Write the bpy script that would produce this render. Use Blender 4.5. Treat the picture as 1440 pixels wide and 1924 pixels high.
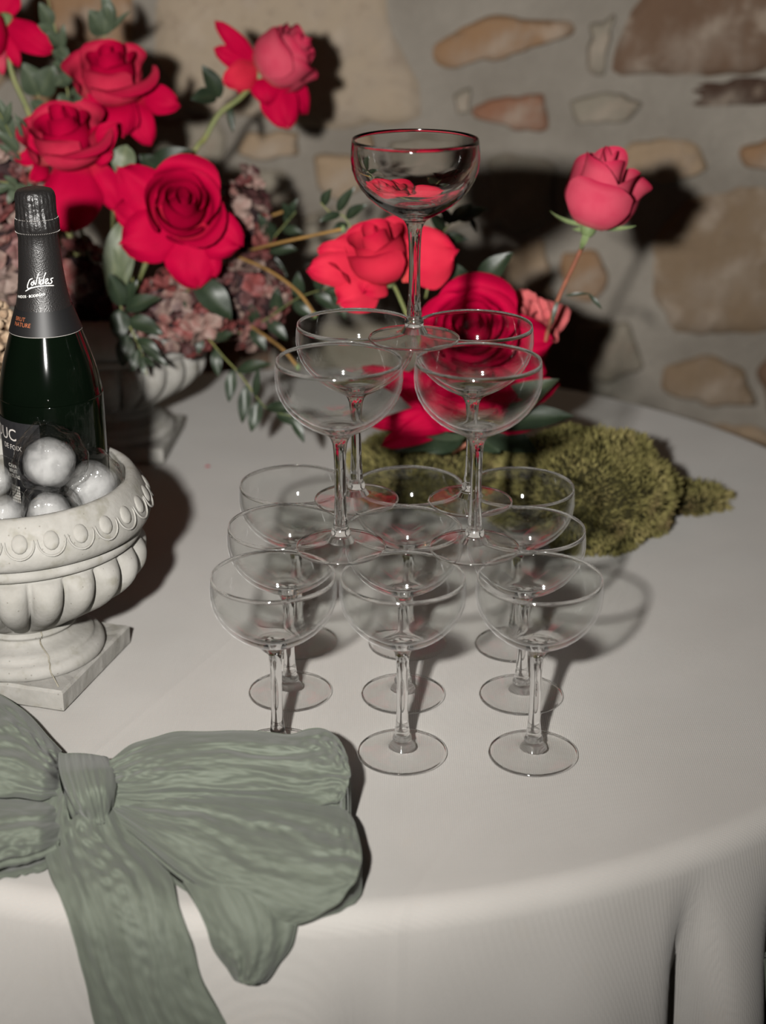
import bpy, math, random
from mathutils import Vector, Matrix, noise as mnoise
PI = math.pi
SC = bpy.context.scene
COL = SC.collection
for o in list(bpy.data.objects):
    bpy.data.objects.remove(o)

# ------------------------------------------------------------------ camera
CAM_H, PITCH, FPX, IW, IH = 0.65648, math.radians(22.0569), 3020.47, 1440.0, 1924.0
cam = bpy.data.cameras.new('camera')
cam.sensor_fit = 'VERTICAL'; cam.sensor_height = 36.0; cam.sensor_width = 36.0
cam.lens = FPX / IH * 36.0
cam.clip_start = 0.02
cam.dof.use_dof = True; cam.dof.focus_distance = 1.30; cam.dof.aperture_fstop = 4.0
camo = bpy.data.objects.new('camera', cam); COL.objects.link(camo)
camo.location = (0, 0, CAM_H); camo.rotation_euler = (PI / 2 - PITCH, 0, 0)
SC.camera = camo

# ------------------------------------------------------------------ world, flash, warm room lamps, exposure
w = bpy.data.worlds.new('world'); SC.world = w; w.use_nodes = True
w.node_tree.nodes['Background'].inputs[0].default_value = (1.0, 0.62, 0.42, 1)
w.node_tree.nodes['Background'].inputs[1].default_value = 0.0015
FLASH = Vector((-0.16, 0.03, 0.70))
fl = bpy.data.lights.new('camera_flash', 'SPOT'); fl.energy = 236.0; fl.color = (1.0, 0.97, 0.928)
fl.shadow_soft_size = 0.022; fl.cycles.is_caustics_light = True; fl.spot_size = math.radians(104); fl.spot_blend = 1.0
flo = bpy.data.objects.new('camera_flash', fl); COL.objects.link(flo); flo.location = FLASH
flo.rotation_euler = (Vector((-0.16, 2.4, 0.60)) - FLASH).to_track_quat('-Z', 'Y').to_euler()
for k, (p, e) in enumerate([((-1.05, 0.35, 0.95), 1.0), ((-0.95, 0.10, 1.12), 0.9), ((-1.25, 0.55, 1.05), 0.9),
                            ((-0.5, 1.0, 1.9), 1.6)]):
    l = bpy.data.lights.new('warm_lamp', 'POINT'); l.energy = e; l.color = (1.0, 0.36, 0.13); l.shadow_soft_size = 0.006
    lo = bpy.data.objects.new('warm_lamp', l); COL.objects.link(lo); lo.location = p
vs = SC.view_settings
vs.view_transform = 'Standard'; vs.look = 'None'; vs.gamma = 1.0; vs.use_curve_mapping = False; vs.exposure = 0.0
SC.cycles.max_bounces = 16; SC.cycles.transmission_bounces = 16; SC.cycles.transparent_max_bounces = 48
SC.cycles.glossy_bounces = 4; SC.cycles.diffuse_bounces = 2
SC.cycles.use_denoising = True
SC.cycles.sample_clamp_indirect = 6.0

# ------------------------------------------------------------------ helpers
_c, _s = math.cos(PITCH), math.sin(PITCH)
def ray(u, v):
    a = (u - IW / 2) / FPX; b = (IH / 2 - v) / FPX
    return Vector((a, _c + b * _s, -_s + b * _c))
def aty(u, v, y):                      # point of the plane Y = y seen at a place in the photograph
    d = ray(u, v); return Vector((0, 0, CAM_H)) + d * (y / d.y)
def atz(u, v, z=0.0):
    d = ray(u, v); return Vector((0, 0, CAM_H)) + d * ((z - CAM_H) / d.z)
def mpp(y): return y / FPX             # metres per pixel at about that depth

TC = Vector((-0.085, 1.532, 0.0)); TR = 0.636; TH = 0.74

def mesh(name, verts, faces, smooth=True):
    m = bpy.data.meshes.new(name); m.from_pydata([tuple(v) for v in verts], [], faces)
    if smooth: m.polygons.foreach_set('use_smooth', [True] * len(m.polygons))
    m.update(); return m
def obj(name, me, mat=None, parent=None, mw=None):
    o = bpy.data.objects.new(name, me); COL.objects.link(o)
    if mat is not None and len(me.materials) == 0: me.materials.append(mat)
    if parent is not None: o.parent = parent
    if mw is not None: o.matrix_local = mw
    return o
def tag(o, label=None, cat=None, group=None, kind=None):
    if label: o['label'] = label
    if cat: o['category'] = cat
    if group: o['group'] = group
    if kind: o['kind'] = kind
    return o
def thing(name, loc, label, cat, group=None, rot=None):
    o = bpy.data.objects.new(name, None); COL.objects.link(o); o.empty_display_size = 0.02
    o.location = loc
    if rot is not None: o.rotation_euler = rot
    return tag(o, label, cat, group)
def part(root, name, verts, faces, mat, smooth=True, label=None):   # verts in world space, root unrotated
    L = root.location
    o = obj(name, mesh(name, [Vector(v) - L for v in verts], faces, smooth), mat, root)
    if label: o['label'] = label
    return o
def grid_faces(nr, nc, close=False, off=0):
    f = []
    for i in range(nr - 1):
        for j in range(nc if close else nc - 1):
            k = (j + 1) % nc
            f.append((off + i * nc + j, off + i * nc + k, off + (i + 1) * nc + k, off + (i + 1) * nc + j))
    return f
def lathe(prof, n=48, capt=False, capb=False):
    v = []; f = grid_faces(len(prof), n, True)
    for r, z in prof:
        for j in range(n):
            a = 2 * PI * j / n; v.append((r * math.cos(a), r * math.sin(a), z))
    if capb: f.append(tuple(range(n - 1, -1, -1)))
    if capt: f.append(tuple(range((len(prof) - 1) * n, len(prof) * n)))
    return v, f
def tube(pts, rad, n=8):
    v = []; m = len(pts); pts = [Vector(p) for p in pts]
    up = Vector((0.31, 0.2, 0.93))
    for i, p in enumerate(pts):
        t = (pts[min(i + 1, m - 1)] - pts[max(i - 1, 0)]).normalized()
        a = t.cross(up); a = a.normalized() if a.length > 1e-4 else Vector((1, 0, 0)); b = t.cross(a)
        r = rad[i] if isinstance(rad, (list, tuple)) else rad
        for j in range(n):
            q = 2 * PI * j / n; v.append(p + a * r * math.cos(q) + b * r * math.sin(q))
    f = grid_faces(m, n, True); f.append(tuple(range(n - 1, -1, -1))); f.append(tuple(range((m - 1) * n, m * n)))
    return v, f
def crom(pts, n):                      # smooth resample of an open polyline
    P = [Vector(p) for p in pts]; m = len(P) - 1; out = []
    for i in range(n):
        t = i / (n - 1) * m; k = min(int(t), m - 1); t -= k
        a, b, c, d = P[max(k - 1, 0)], P[k], P[k + 1], P[min(k + 2, m)]
        out.append(0.5 * ((2 * b) + (c - a) * t + (2 * a - 5 * b + 4 * c - d) * t * t + (3 * b - a - 3 * c + d) * t ** 3))
    return out
def crom_closed(pts, n):
    P = [Vector(p) for p in pts]; m = len(P); out = []
    for i in range(n):
        t = i / n * m; k = int(t); t -= k
        a, b, c, d = P[(k - 1) % m], P[k % m], P[(k + 1) % m], P[(k + 2) % m]
        out.append(0.5 * ((2 * b) + (c - a) * t + (2 * a - 5 * b + 4 * c - d) * t * t + (3 * b - a - 3 * c + d) * t ** 3))
    return out
def join(*vf):
    V, F = [], []
    for v, f in vf:
        o = len(V); V += [Vector(x) for x in v]; F += [tuple(i + o for i in q) for q in f]
    return V, F
def sstep(a, b, x):
    t = max(0.0, min(1.0, (x - a) / (b - a))); return t * t * (3 - 2 * t)
def ellipsoid(c, r, nu=16, nv=10, nz=0.0, ns=40.0, seed=0, power=2.0):
    c = Vector(c); v = []
    def sp(x): return math.copysign(abs(x) ** (2.0 / power), x)
    for i in range(nv + 1):
        ph = -PI / 2 + PI * (0.02 + 0.96 * i / nv)
        for j in range(nu):
            th = 2 * PI * j / nu
            d = Vector((sp(math.cos(ph)) * sp(math.cos(th)), sp(math.cos(ph)) * sp(math.sin(th)), sp(math.sin(ph))))
            k = 1 + (nz * mnoise.noise(d * ns + Vector((seed, seed * 2.3, 1))) if nz else 0)
            v.append(c + Vector((d.x * r[0], d.y * r[1], d.z * r[2])) * k)
    f = grid_faces(nv + 1, nu, True); f.append(tuple(range(nu - 1, -1, -1))); f.append(tuple(range(nv * nu, (nv + 1) * nu)))
    return v, f

# ------------------------------------------------------------------ materials
def srgb(r, g, b):
    def k(x):
        x /= 255.0; return x / 12.92 if x <= 0.04045 else ((x + 0.055) / 1.055) ** 2.4
    return (k(r), k(g), k(b), 1.0)
class NT:
    def __init__(s, name):
        s.m = bpy.data.materials.new(name); s.m.use_nodes = True; s.t = s.m.node_tree; s.t.nodes.clear()
        s.out = s.n('ShaderNodeOutputMaterial')
    def n(s, typ, **kw):
        x = s.t.nodes.new(typ)
        for k, v in kw.items(): setattr(x, k, v)
        return x
    def l(s, a, b): s.t.links.new(a, b)
    def val(s, sock, v): sock.default_value = v
    def noise(s, vec, scale, detail=4.0, rough=0.55):
        x = s.n('ShaderNodeTexNoise'); x.inputs['Scale'].default_value = scale; x.inputs['Detail'].default_value = detail
        x.inputs['Roughness'].default_value = rough; s.l(vec, x.inputs['Vector']); return x
    def mix(s, fac, a, b, bt='MIX'):
        x = s.n('ShaderNodeMix'); x.data_type = 'RGBA'; x.blend_type = bt
        for sock, v in ((x.inputs[0], fac), (x.inputs[6], a), (x.inputs[7], b)):
            if hasattr(v, 'links') or isinstance(v, bpy.types.NodeSocket): s.l(v, sock)
            else: sock.default_value = v
        return x.outputs[2]
    def math(s, op, a, b=0.0, clamp=False):
        x = s.n('ShaderNodeMath', operation=op); x.use_clamp = clamp
        for i, v in enumerate((a, b)):
            if isinstance(v, bpy.types.NodeSocket): s.l(v, x.inputs[i])
            else: x.inputs[i].default_value = v
        return x.outputs[0]
    def ramp(s, fac, stops):
        x = s.n('ShaderNodeValToRGB'); e = x.color_ramp.elements
        while len(e) < len(stops): e.new(0.5)
        for q, (p, c) in zip(e, stops): q.position = p; q.color = c
        s.l(fac, x.inputs[0]); return x.outputs[0]
    def coord(s, kind='Object'): return s.n('ShaderNodeTexCoord').outputs[kind]
    def bump(s, h, strength, dist):
        x = s.n('ShaderNodeBump'); x.inputs['Strength'].default_value = strength; x.inputs['Distance'].default_value = dist
        s.l(h, x.inputs['Height']); return x.outputs[0]
    def pbr(s, col, rough=0.6, spec=0.3, normal=None, **kw):
        x = s.n('ShaderNodeBsdfPrincipled')
        if isinstance(col, bpy.types.NodeSocket): s.l(col, x.inputs['Base Color'])
        else: x.inputs['Base Color'].default_value = col
        if isinstance(rough, bpy.types.NodeSocket): s.l(rough, x.inputs['Roughness'])
        else: x.inputs['Roughness'].default_value = rough
        x.inputs['Specular IOR Level'].default_value = spec
        if normal is not None: s.l(normal, x.inputs['Normal'])
        for k, v in kw.items(): x.inputs[k.replace('_', ' ')].default_value = v
        s.l(x.outputs[0], s.out.inputs[0]); return x
def simple(name, c1, c2=None, scale=60.0, rough=0.6, spec=0.3, bump=0.0, bscale=200.0, bdist=0.001, coord='Object', **kw):
    t = NT(name); co = t.coord(coord)
    col = c1
    if c2 is not None:
        nz = t.noise(co, scale)
        col = t.ramp(nz.outputs[0], [(0.32, c1), (0.68, c2)])
    nrm = None
    if bump:
        nb = t.noise(co, bscale); nrm = t.bump(nb.outputs[0], bump, bdist)
    t.pbr(col, rough, spec, nrm, **kw); return t.m

def cloth_mat():
    t = NT('cloth_greige'); co = t.coord()
    n1 = t.noise(co, 7.0, 3); n2 = t.noise(co, 900.0, 2)
    c = t.ramp(n1.outputs[0], [(0.3, (0.315, 0.302, 0.283, 1)), (0.7, (0.355, 0.342, 0.323, 1))])
    c = t.mix(t.math('MULTIPLY', n2.outputs[0], 0.35), c, (0.235, 0.222, 0.205, 1))
    # faint damp spots
    ns = t.noise(co, 22.0, 2); sp = t.math('MULTIPLY', t.math('GREATER_THAN', ns.outputs[0], 0.70), 0.12)
    c = t.mix(sp, c, (0.33, 0.30, 0.26, 1))
    def wave(dirn, sc):
        x = t.n('ShaderNodeTexWave', bands_direction=dirn); x.inputs['Scale'].default_value = sc
        x.inputs['Distortion'].default_value = 0.6; x.inputs['Detail'].default_value = 1.0
        t.l(co, x.inputs[0]); return x.outputs[1]
    h = t.math('ADD', wave('X', 190.0), wave('Y', 190.0))
    # pressed fold lines
    sep = t.n('ShaderNodeSeparateXYZ'); t.l(co, sep.inputs[0])
    hh = None
    for (ax, ay, d) in ((0.9124, -0.4093, -0.663), (0.9124, -0.4093, -0.36)):
        q = t.math('ADD', t.math('MULTIPLY', sep.outputs[0], ax), t.math('MULTIPLY', sep.outputs[1], ay))
        q = t.math('ABSOLUTE', t.math('SUBTRACT', q, d))
        q = t.math('SUBTRACT', 1.0, t.math('DIVIDE', q, 0.006), True)
        hh = q if hh is None else t.math('ADD', hh, q)
    b1 = t.bump(h, 0.22, 0.0006)
    x = t.n('ShaderNodeBump'); x.inputs['Strength'].default_value = 0.25; x.inputs['Distance'].default_value = 0.0014
    t.l(hh, x.inputs['Height']); t.l(b1, x.inputs['Normal'])
    t.pbr(c, 0.85, 0.15, x.outputs[0], Sheen_Weight=0.15); return t.m

def stone_mat():
    t = NT('rough_stone'); co = t.coord(); oi = t.n('ShaderNodeObjectInfo')
    n1 = t.noise(co, 9.0, 5, 0.6); n2 = t.noise(co, 38.0, 5, 0.65)
    c = t.mix(t.math('MULTIPLY', sstep_node(t, n1.outputs[0], 0.42, 0.68), 0.55), oi.outputs['Color'], (0.235, 0.20, 0.165, 1))
    c = t.mix(t.math('MULTIPLY', sstep_node(t, n2.outputs[0], 0.5, 0.75), 0.45), c, (0.12, 0.08, 0.055, 1))
    n3 = t.noise(co, 20.0, 3)
    c = t.mix(t.math('MULTIPLY', sstep_node(t, n3.outputs[0], 0.52, 0.7), 0.4), c, (0.33, 0.28, 0.225, 1))
    h = t.math('ADD', n2.outputs[0], t.math('MULTIPLY', n1.outputs[0], 1.5))
    t.pbr(c, 0.9, 0.1, t.bump(h, 0.7, 0.006)); return t.m
def sstep_node(t, x, a, b):
    q = t.n('ShaderNodeMapRange', interpolation_type='SMOOTHSTEP')
    t.l(x, q.inputs[0]); q.inputs[1].default_value = min(a, b); q.inputs[2].default_value = max(a, b)
    if a > b: q.inputs[3].default_value = 1.0; q.inputs[4].default_value = 0.0
    return q.outputs[0]
def mortar_mat():
    t = NT('mortar'); co = t.coord()
    n1 = t.noise(co, 6.0, 5); n2 = t.noise(co, 70.0, 4)
    c = t.ramp(n1.outputs[0], [(0.3, (0.158, 0.141, 0.119, 1)), (0.7, (0.245, 0.224, 0.192, 1))])
    c = t.mix(t.math('MULTIPLY', n2.outputs[0], 0.3), c, (0.10, 0.09, 0.075, 1))
    t.pbr(c, 0.95, 0.05, t.bump(t.math('ADD', n2.outputs[0], n1.outputs[0]), 0.6, 0.005)); return t.m

def thin_glass(name, tint=(0.985, 0.99, 0.985, 1), f0=0.045, rough=0.0, gain=1.0, solid=0.0, z0=0.0, z1=0.0, bumpy=False, edge_sheen=0.0):
    t = NT(name); lw = t.n('ShaderNodeLayerWeight'); lw.inputs[0].default_value = 0.5
    p = t.math('POWER', lw.outputs['Facing'], 5.0)
    fac = t.math('ADD', t.math('MULTIPLY', p, (1 - f0) * gain), f0, True)
    tr = t.n('ShaderNodeBsdfTransparent'); tr.inputs[0].default_value = tint
    gl = t.n('ShaderNodeBsdfGlossy'); gl.inputs['Roughness'].default_value = rough
    if bumpy:
        nzb = t.noise(t.coord(), 90.0, 3); bn = t.bump(nzb.outputs[0], 0.8, 0.004); t.l(bn, gl.inputs['Normal']); t.l(bn, lw.inputs['Normal'])
    mx = t.n('ShaderNodeMixShader'); t.l(fac, mx.inputs[0]); t.l(tr.outputs[0], mx.inputs[1]); t.l(gl.outputs[0], mx.inputs[2])
    res = mx.outputs[0]
    if edge_sheen:                            # painted edge highlight: sheen added to brighten the glass outlines
        sh = t.n('ShaderNodeBsdfSheen'); sh.inputs['Roughness'].default_value = 0.25; sh.inputs['Color'].default_value = (edge_sheen, edge_sheen, edge_sheen, 1)
        md = t.n('ShaderNodeAddShader'); t.l(res, md.inputs[0]); t.l(sh.outputs[0], md.inputs[1]); res = md.outputs[0]
    if solid:
        g = t.n('ShaderNodeBsdfGlass'); g.inputs['IOR'].default_value = 1.5; g.inputs['Roughness'].default_value = 0.0
        sep = t.n('ShaderNodeSeparateXYZ'); t.l(t.coord(), sep.inputs[0])
        k = t.math('ADD', t.math('MULTIPLY', sstep_node(t, sep.outputs[2], z1, z0), 1.0 - solid), solid)
        m2 = t.n('ShaderNodeMixShader'); t.l(k, m2.inputs[0]); t.l(res, m2.inputs[1]); t.l(g.outputs[0], m2.inputs[2]); res = m2.outputs[0]
    t.l(res, t.out.inputs[0]); return t.m
def solid_glass(name, ior=1.5, col=(1, 1, 1, 1), rough=0.0):
    t = NT(name); g = t.n('ShaderNodeBsdfGlass'); g.inputs['IOR'].default_value = ior
    g.inputs['Color'].default_value = col; g.inputs['Roughness'].default_value = rough
    gl = t.n('ShaderNodeBsdfGlossy'); gl.inputs['Roughness'].default_value = 0.05
    mx = t.n('ShaderNodeMixShader'); mx.inputs[0].default_value = 0.03
    t.l(g.outputs[0], mx.inputs[1]); t.l(gl.outputs[0], mx.inputs[2]); t.l(mx.outputs[0], t.out.inputs[0]); return t.m

M = {}
M['cloth'] = cloth_mat(); M['stone'] = stone_mat(); M['mortar'] = mortar_mat()
M['wood'] = simple('table_wood', (0.20, 0.12, 0.07, 1), (0.13, 0.075, 0.04, 1), 14, 0.55)
M['floor'] = simple('floor_stone', (0.10, 0.085, 0.07, 1), (0.06, 0.05, 0.042, 1), 5, 0.8, bump=0.4, bscale=40)

# ================================================================== structure: floor, stone wall
WY = 2.40
def plane_box(name, x0, x1, y0, y1, z0, z1, mat):
    v = [(x, y, z) for z in (z0, z1) for y in (y0, y1) for x in (x0, x1)]
    f = [(0, 2, 3, 1), (4, 5, 7, 6), (0, 1, 5, 4), (2, 6, 7, 3), (0, 4, 6, 2), (1, 3, 7, 5)]
    return tag(obj(name, mesh(name, v, f, False), mat), kind='structure')
plane_box('floor', -3, 3, -2.5, WY + 0.2, -TH - 0.1, -TH, M['floor'])
def build_wall():
    nx, nz = 90, 60; x0, x1, z0, z1 = -2.4, 2.4, -TH, 1.75
    v = []
    for i in range(nz + 1):
        for j in range(nx + 1):
            x = x0 + (x1 - x0) * j / nx; z = z0 + (z1 - z0) * i / nz
            d = 0.006 * mnoise.noise(Vector((x * 5, z * 5, 0))) + 0.004 * mnoise.noise(Vector((x * 17, z * 17, 4)))
            v.append((x, WY + d, z))
    f = [tuple(reversed(q)) for q in grid_faces(nz + 1, nx + 1)]
    n = len(v); v += [(x0, WY + 0.2, z0), (x1, WY + 0.2, z0), (x1, WY + 0.2, z1), (x0, WY + 0.2, z1)]
    f.append((n, n + 1, n + 2, n + 3)[::-1])
    return tag(obj('wall_back', mesh('wall_back', v, f), M['mortar']), kind='structure')
wall = build_wall()
rng = random.Random(4)
stone_boxes = []
def poly_resample(P, n):                # closed polygon, corners kept but eased
    m = len(P); out = []; per = [(P[(k + 1) % m] - P[k]).length for k in range(m)]; tot = sum(per)
    for i in range(n):
        d = tot * i / n; k = 0
        while d > per[k]: d -= per[k]; k += 1
        out.append(P[k].lerp(P[(k + 1) % m], d / per[k]))
    return [(out[i - 1] + out[i] * 2 + out[(i + 1) % n]) / 4 for i in range(n)]
def stone(poly_xz, col, proud=0.008, seed=0, n=44):
    P = poly_resample([Vector((p[0], p[1], 0)) for p in poly_xz], n)
    c = sum((p for p in P), Vector()) / n
    rings = [(1.06, -0.010), (1.01, -0.002), (0.97, 0.35), (0.91, 0.75), (0.8, 1.0), (0.55, 1.05), (0.25, 1.05)]
    v = []
    for k, (s, h) in enumerate(rings):
        for i, p in enumerate(P):
            q = c + (p - c) * s
            q = q + (p - c).normalized() * s * (0.013 * mnoise.noise(Vector((p.x * 15, p.y * 15, seed))) + 0.007 * mnoise.noise(Vector((p.x * 42, p.y * 42, seed))))
            hh = proud * h if h >= 0 else h
            if k > 1: hh += 0.0065 * mnoise.noise(Vector((q.x * 13, q.y * 13, seed + 7))) + 0.003 * mnoise.noise(Vector((q.x * 45, q.y * 45, seed)))
            v.append((q.x - c.x, -hh, q.y - c.y))
    f = [tuple(q) for q in grid_faces(len(rings), n, True)]
    f.append(tuple(range((len(rings) - 1) * n, len(rings) * n)))
    o = obj('stone', mesh('stone', v, f), M['stone'], wall)
    o.location = (c.x, WY, c.y); o.color = col
    xs = [p.x for p in P]; ys = [p.y for p in P]; stone_boxes.append((min(xs), max(xs), min(ys), max(ys)))
    return o
TAN_FALLOFF = srgb(112, 96, 78)  # darkened tan: flash falloff towards the right is put into this colour
TAN, PALE, ORG, RED, BRN, DRK, GRY = srgb(134, 116, 95), srgb(142, 129, 112), srgb(124, 98, 74), srgb(118, 84, 66), srgb(92, 73, 59), srgb(58, 43, 35), srgb(120, 114, 102)
traced = [
    ([(300, -60), (500, -70), (708, -50), (738, 40), (768, 118), (790, 190), (780, 236), (600, 238), (470, 222), (330, 200), (285, 80)], PALE),
    ([(60, -60), (240, -60), (255, 30), (246, 100), (200, 142), (110, 130), (60, 60)], ORG),
    ([(806, 92), (850, 52), (930, 38), (1010, 34), (1084, 40), (1088, 62), (1000, 92), (905, 108), (845, 136), (812, 122)], ORG),
    ([(888, 200), (935, 182), (1024, 172), (1034, 244), (975, 244), (895, 222)], RED),
    ([(848, 176), (884, 168), (886, 214), (858, 216)], GRY),
    ([(1148, 110), (1176, 40), (1240, -60), (1500, -70), (1500, 118), (1390, 140), (1260, 146), (1165, 142)], BRN),
    ([(1104, 40), (1160, 22), (1140, 92), (1138, 140), (1104, 132)], GRY),
    ([(1228, 164), (1330, 152), (1500, 146), (1500, 196), (1380, 202), (1260, 196)], DRK),
    ([(1068, 190), (1150, 172), (1215, 192), (1180, 230), (1080, 236)], GRY),
    ([(1160, 292), (1182, 266), (1240, 262), (1304, 264), (1340, 320), (1250, 346), (1172, 332)], TAN),
    ([(1392, 276), (1440, 256), (1510, 256), (1510, 322), (1400, 312)], ORG),
    ([(1226, 440), (1300, 376), (1400, 346), (1510, 352), (1510, 600), (1410, 640), (1260, 622), (1226, 560)], TAN_FALLOFF),
    ([(1058, 478), (1120, 470), (1148, 530), (1120, 566), (1066, 556)], ORG),
    ([(916, 300), (1000, 288), (1044, 312), (1046, 410), (980, 440), (918, 420)], GRY),
    ([(1068, 318), (1140, 300), (1150, 400), (1080, 450), (1060, 400)], GRY),
    ([(588, 294), (650, 284), (700, 300), (706, 352), (640, 376), (592, 358)], TAN),
    ([(462, 244), (560, 250), (566, 294), (500, 304), (448, 290)], TAN),
    ([(430, 318), (540, 322), (556, 420), (480, 470), (424, 420)], GRY),
    ([(1252, 690), (1330, 664), (1400, 690), (1432, 768), (1340, 764), (1246, 736)], TAN_FALLOFF),
    ([(1446, 652), (1520, 640), (1520, 820), (1452, 790), (1426, 700)], BRN),
    ([(1070, 606), (1190, 600), (1214, 690), (1130, 720), (1066, 680)], GRY),
    ([(560, 400), (660, 392), (690, 470), (600, 520), (552, 470)], GRY),
    ([(720, 300), (880, 300), (890, 420), (800, 460), (720, 420)], GRY),
    ([(-60, 40), (40, -20), (46, 120), (-20, 180), (-80, 130)], TAN),
    ([(60, 160), (240, 156), (264, 300), (150, 330), (56, 290)], ORG),
    ([(280, 222), (420, 226), (416, 330), (300, 340)], GRY),
    ([(1260, 790), (1420, 800), (1520, 850), (1500, 960), (1280, 900)], TAN),
    ([(940, 470), (1020, 450), (1046, 560), (960, 580)], TAN),
]
for k, (poly, colr) in enumerate(traced):
    pr = 0.012 if k not in (7,) else 0.004
    pts = [aty(u, v, WY) for u, v in poly]
    stone([(p.x, p.z) for p in pts], colr, pr, k)
# the same masonry goes on beyond the frame
z = -TH + 0.07
while z < 1.7:
    hgt = rng.uniform(0.07, 0.16); x = -2.35
    while x < 2.3:
        wd = rng.uniform(0.12, 0.32)
        bx = (x, x + wd, z, z + hgt)
        if not any(bx[0] < s[1] + 0.02 and bx[1] > s[0] - 0.02 and bx[2] < s[3] + 0.02 and bx[3] > s[2] - 0.02 for s in stone_boxes[:len(traced)]):
            P = []
            for fx, fz in ((0.05, 0.05), (0.5, 0), (0.95, 0.06), (1, 0.5), (0.93, 0.95), (0.5, 1), (0.06, 0.92), (0, 0.5)):
                P.append((x + wd * fx + rng.uniform(-.012, .012), z + hgt * fz + rng.uniform(-.010, .010)))
            stone(P, rng.choice([TAN, PALE, ORG, BRN, GRY, RED]), rng.uniform(.006, .014), rng.random() * 99, 24)
        x += wd + rng.uniform(0.025, 0.05)
    z += hgt + rng.uniform(0.025, 0.045)

# ================================================================== table and cloth
tb = thing('round_table', (TC.x, TC.y, -TH), 'round wooden table under the greige cloth', 'table')
v, f = lathe([(0.0005, -0.034), (TR - 0.022, -0.034), (TR - 0.016, -0.028), (TR - 0.016, -0.008), (TR - 0.020, -0.003), (0.0005, -0.003)], 64)
part(tb, 'tabletop', [Vector(p) + TC for p in v], f, M['wood'])
for k in range(4):
    a = PI / 4 + k * PI / 2
    v, f = lathe([(0.018, -TH), (0.022, -TH + 0.05), (0.026, -0.2), (0.03, -0.0341)], 14, True, True)
    part(tb, 'leg', [Vector(p) + TC + Vector((0.42 * math.cos(a), 0.42 * math.sin(a), 0)) for p in v], f, M['wood'])
FOLDS = [(-1.066, 0.020, -0.040), (-1.00, 0.07, 0.024), (-0.88, 0.06, -0.034), (-0.76, 0.07, 0.03), (-1.20, 0.09, 0.012), (-1.46, 0.035, -0.010),
         (-1.55, 0.09, 0.012), (-1.75, 0.08, -0.012), (-1.95, 0.10, 0.018), (-2.2, 0.07, -0.02)]
def fold(th, d):                       # outward push of the hanging cloth at angle th, depth d under the edge
    k = sstep(0.0, 0.16, d); x = 0
    for a, wd, am in FOLDS:
        q = (th - a + PI) % (2 * PI) - PI
        x += am * math.exp(-(q / wd) ** 2)
    if not (-2.4 < th < -0.6): x += 0.022 * math.sin(th * 13 + 0.7) + 0.008 * math.sin(th * 29)
    return x * k * (1 + 1.2 * d) + 0.05 * d
def build_cloth():
    n = 420; rings = []
    for r in (0.0005, 0.08, 0.16, 0.24, 0.32, 0.40, 0.48, 0.54, 0.58, 0.605, 0.617): rings.append((r, 0.0))
    e = 0.019
    for k in range(1, 9):
        a = PI / 2 * k / 8; rings.append((TR - e + e * math.sin(a), -e + e * math.cos(a)))
    for d in (0.03, 0.045, 0.06, 0.075, 0.09, 0.105, 0.12, 0.14, 0.16, 0.19, 0.23, 0.28, 0.35, 0.43, 0.52, 0.62, 0.715): rings.append((TR, -d))
    v = []
    for r, z in rings:
        for j in range(n):
            th = 2 * PI * j / n - PI; rr = r
            if z < -0.012: rr += fold(th, -z - 0.012)
            zz = z + (0.0012 * mnoise.noise(Vector((r * math.cos(th) * 6, r * math.sin(th) * 6, 3))) if z == 0 and r < .6 else 0)
            v.append((TC.x + rr * math.cos(th), TC.y + rr * math.sin(th), zz))
    f = [tuple(reversed(q)) for q in grid_faces(len(rings), n, True)]
    f.append(tuple(range(n)))
    return obj('tablecloth', mesh('tablecloth', v, f), M['cloth'])
cloth = tag(build_cloth(), 'greige woven cloth draped over the round table in soft folds', 'tablecloth')
cloth.cycles.is_caustics_receiver = True; wall.cycles.is_caustics_receiver = True

# ================================================================== coupe glasses
GH, GR, GF = 0.15458, 0.0475, 0.0356
M['glass_bowl'] = thin_glass('clear_glass_wall', f0=0.04, rough=0.035, tint=(0.985, 0.99, 0.985, 1), solid=0.0001, z0=0.0985, z1=0.109, edge_sheen=0.08)
M['glass_foot'] = thin_glass('clear_glass_foot', f0=0.045, rough=0.04, tint=(0.988, 0.99, 0.988, 1))
M['glass_stem'] = solid_glass('clear_glass_stem')
outer = [(0.1546, 0.04720), (0.1515, 0.0477), (0.147, 0.0482), (0.140, 0.0485), (0.132, 0.0476), (0.125, 0.0452), (0.118, 0.0412), (0.112, 0.0362),
         (0.107, 0.0306), (0.1025, 0.0242), (0.099, 0.0180), (0.0960, 0.0122), (0.0935, 0.0086)]
inner = [(0.1000, 0.0006), (0.1005, 0.006), (0.1018, 0.012), (0.1042, 0.0190), (0.1078, 0.0258), (0.1120, 0.0318), (0.117, 0.0370), (0.1235, 0.0420), (0.131, 0.0453),
         (0.139, 0.0470), (0.147, 0.0471), (0.1515, 0.04675), (0.1543, 0.04650), (0.1546, 0.04665), (0.15470, 0.0469)]
stemp = [(0.0086, 0.0935), (0.0068, 0.0905), (0.0056, 0.087), (0.0050, 0.081), (0.0046, 0.072), (0.0044, 0.060), (0.0045, 0.045), (0.0048, 0.032), (0.0055, 0.0235),
         (0.0060, 0.0205), (0.0054, 0.0188), (0.0068, 0.0168), (0.0076, 0.0146), (0.0070, 0.0122), (0.0084, 0.0102), (0.0098, 0.0080), (0.0108, 0.0064)]
footp = [(0.0108, 0.0064), (0.0128, 0.0050), (0.017, 0.0041), (0.024, 0.0034), (0.031, 0.0029), (0.0346, 0.0027), (0.0354, 0.0022), (0.0357, 0.0014), (0.0354, 0.0006), (0.0346, 0.0002), (0.020, 0.0005), (0.0006, 0.0010)]
bowlp = [(r, z) for z, r in inner] + [(r, z) for z, r in outer]
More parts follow.
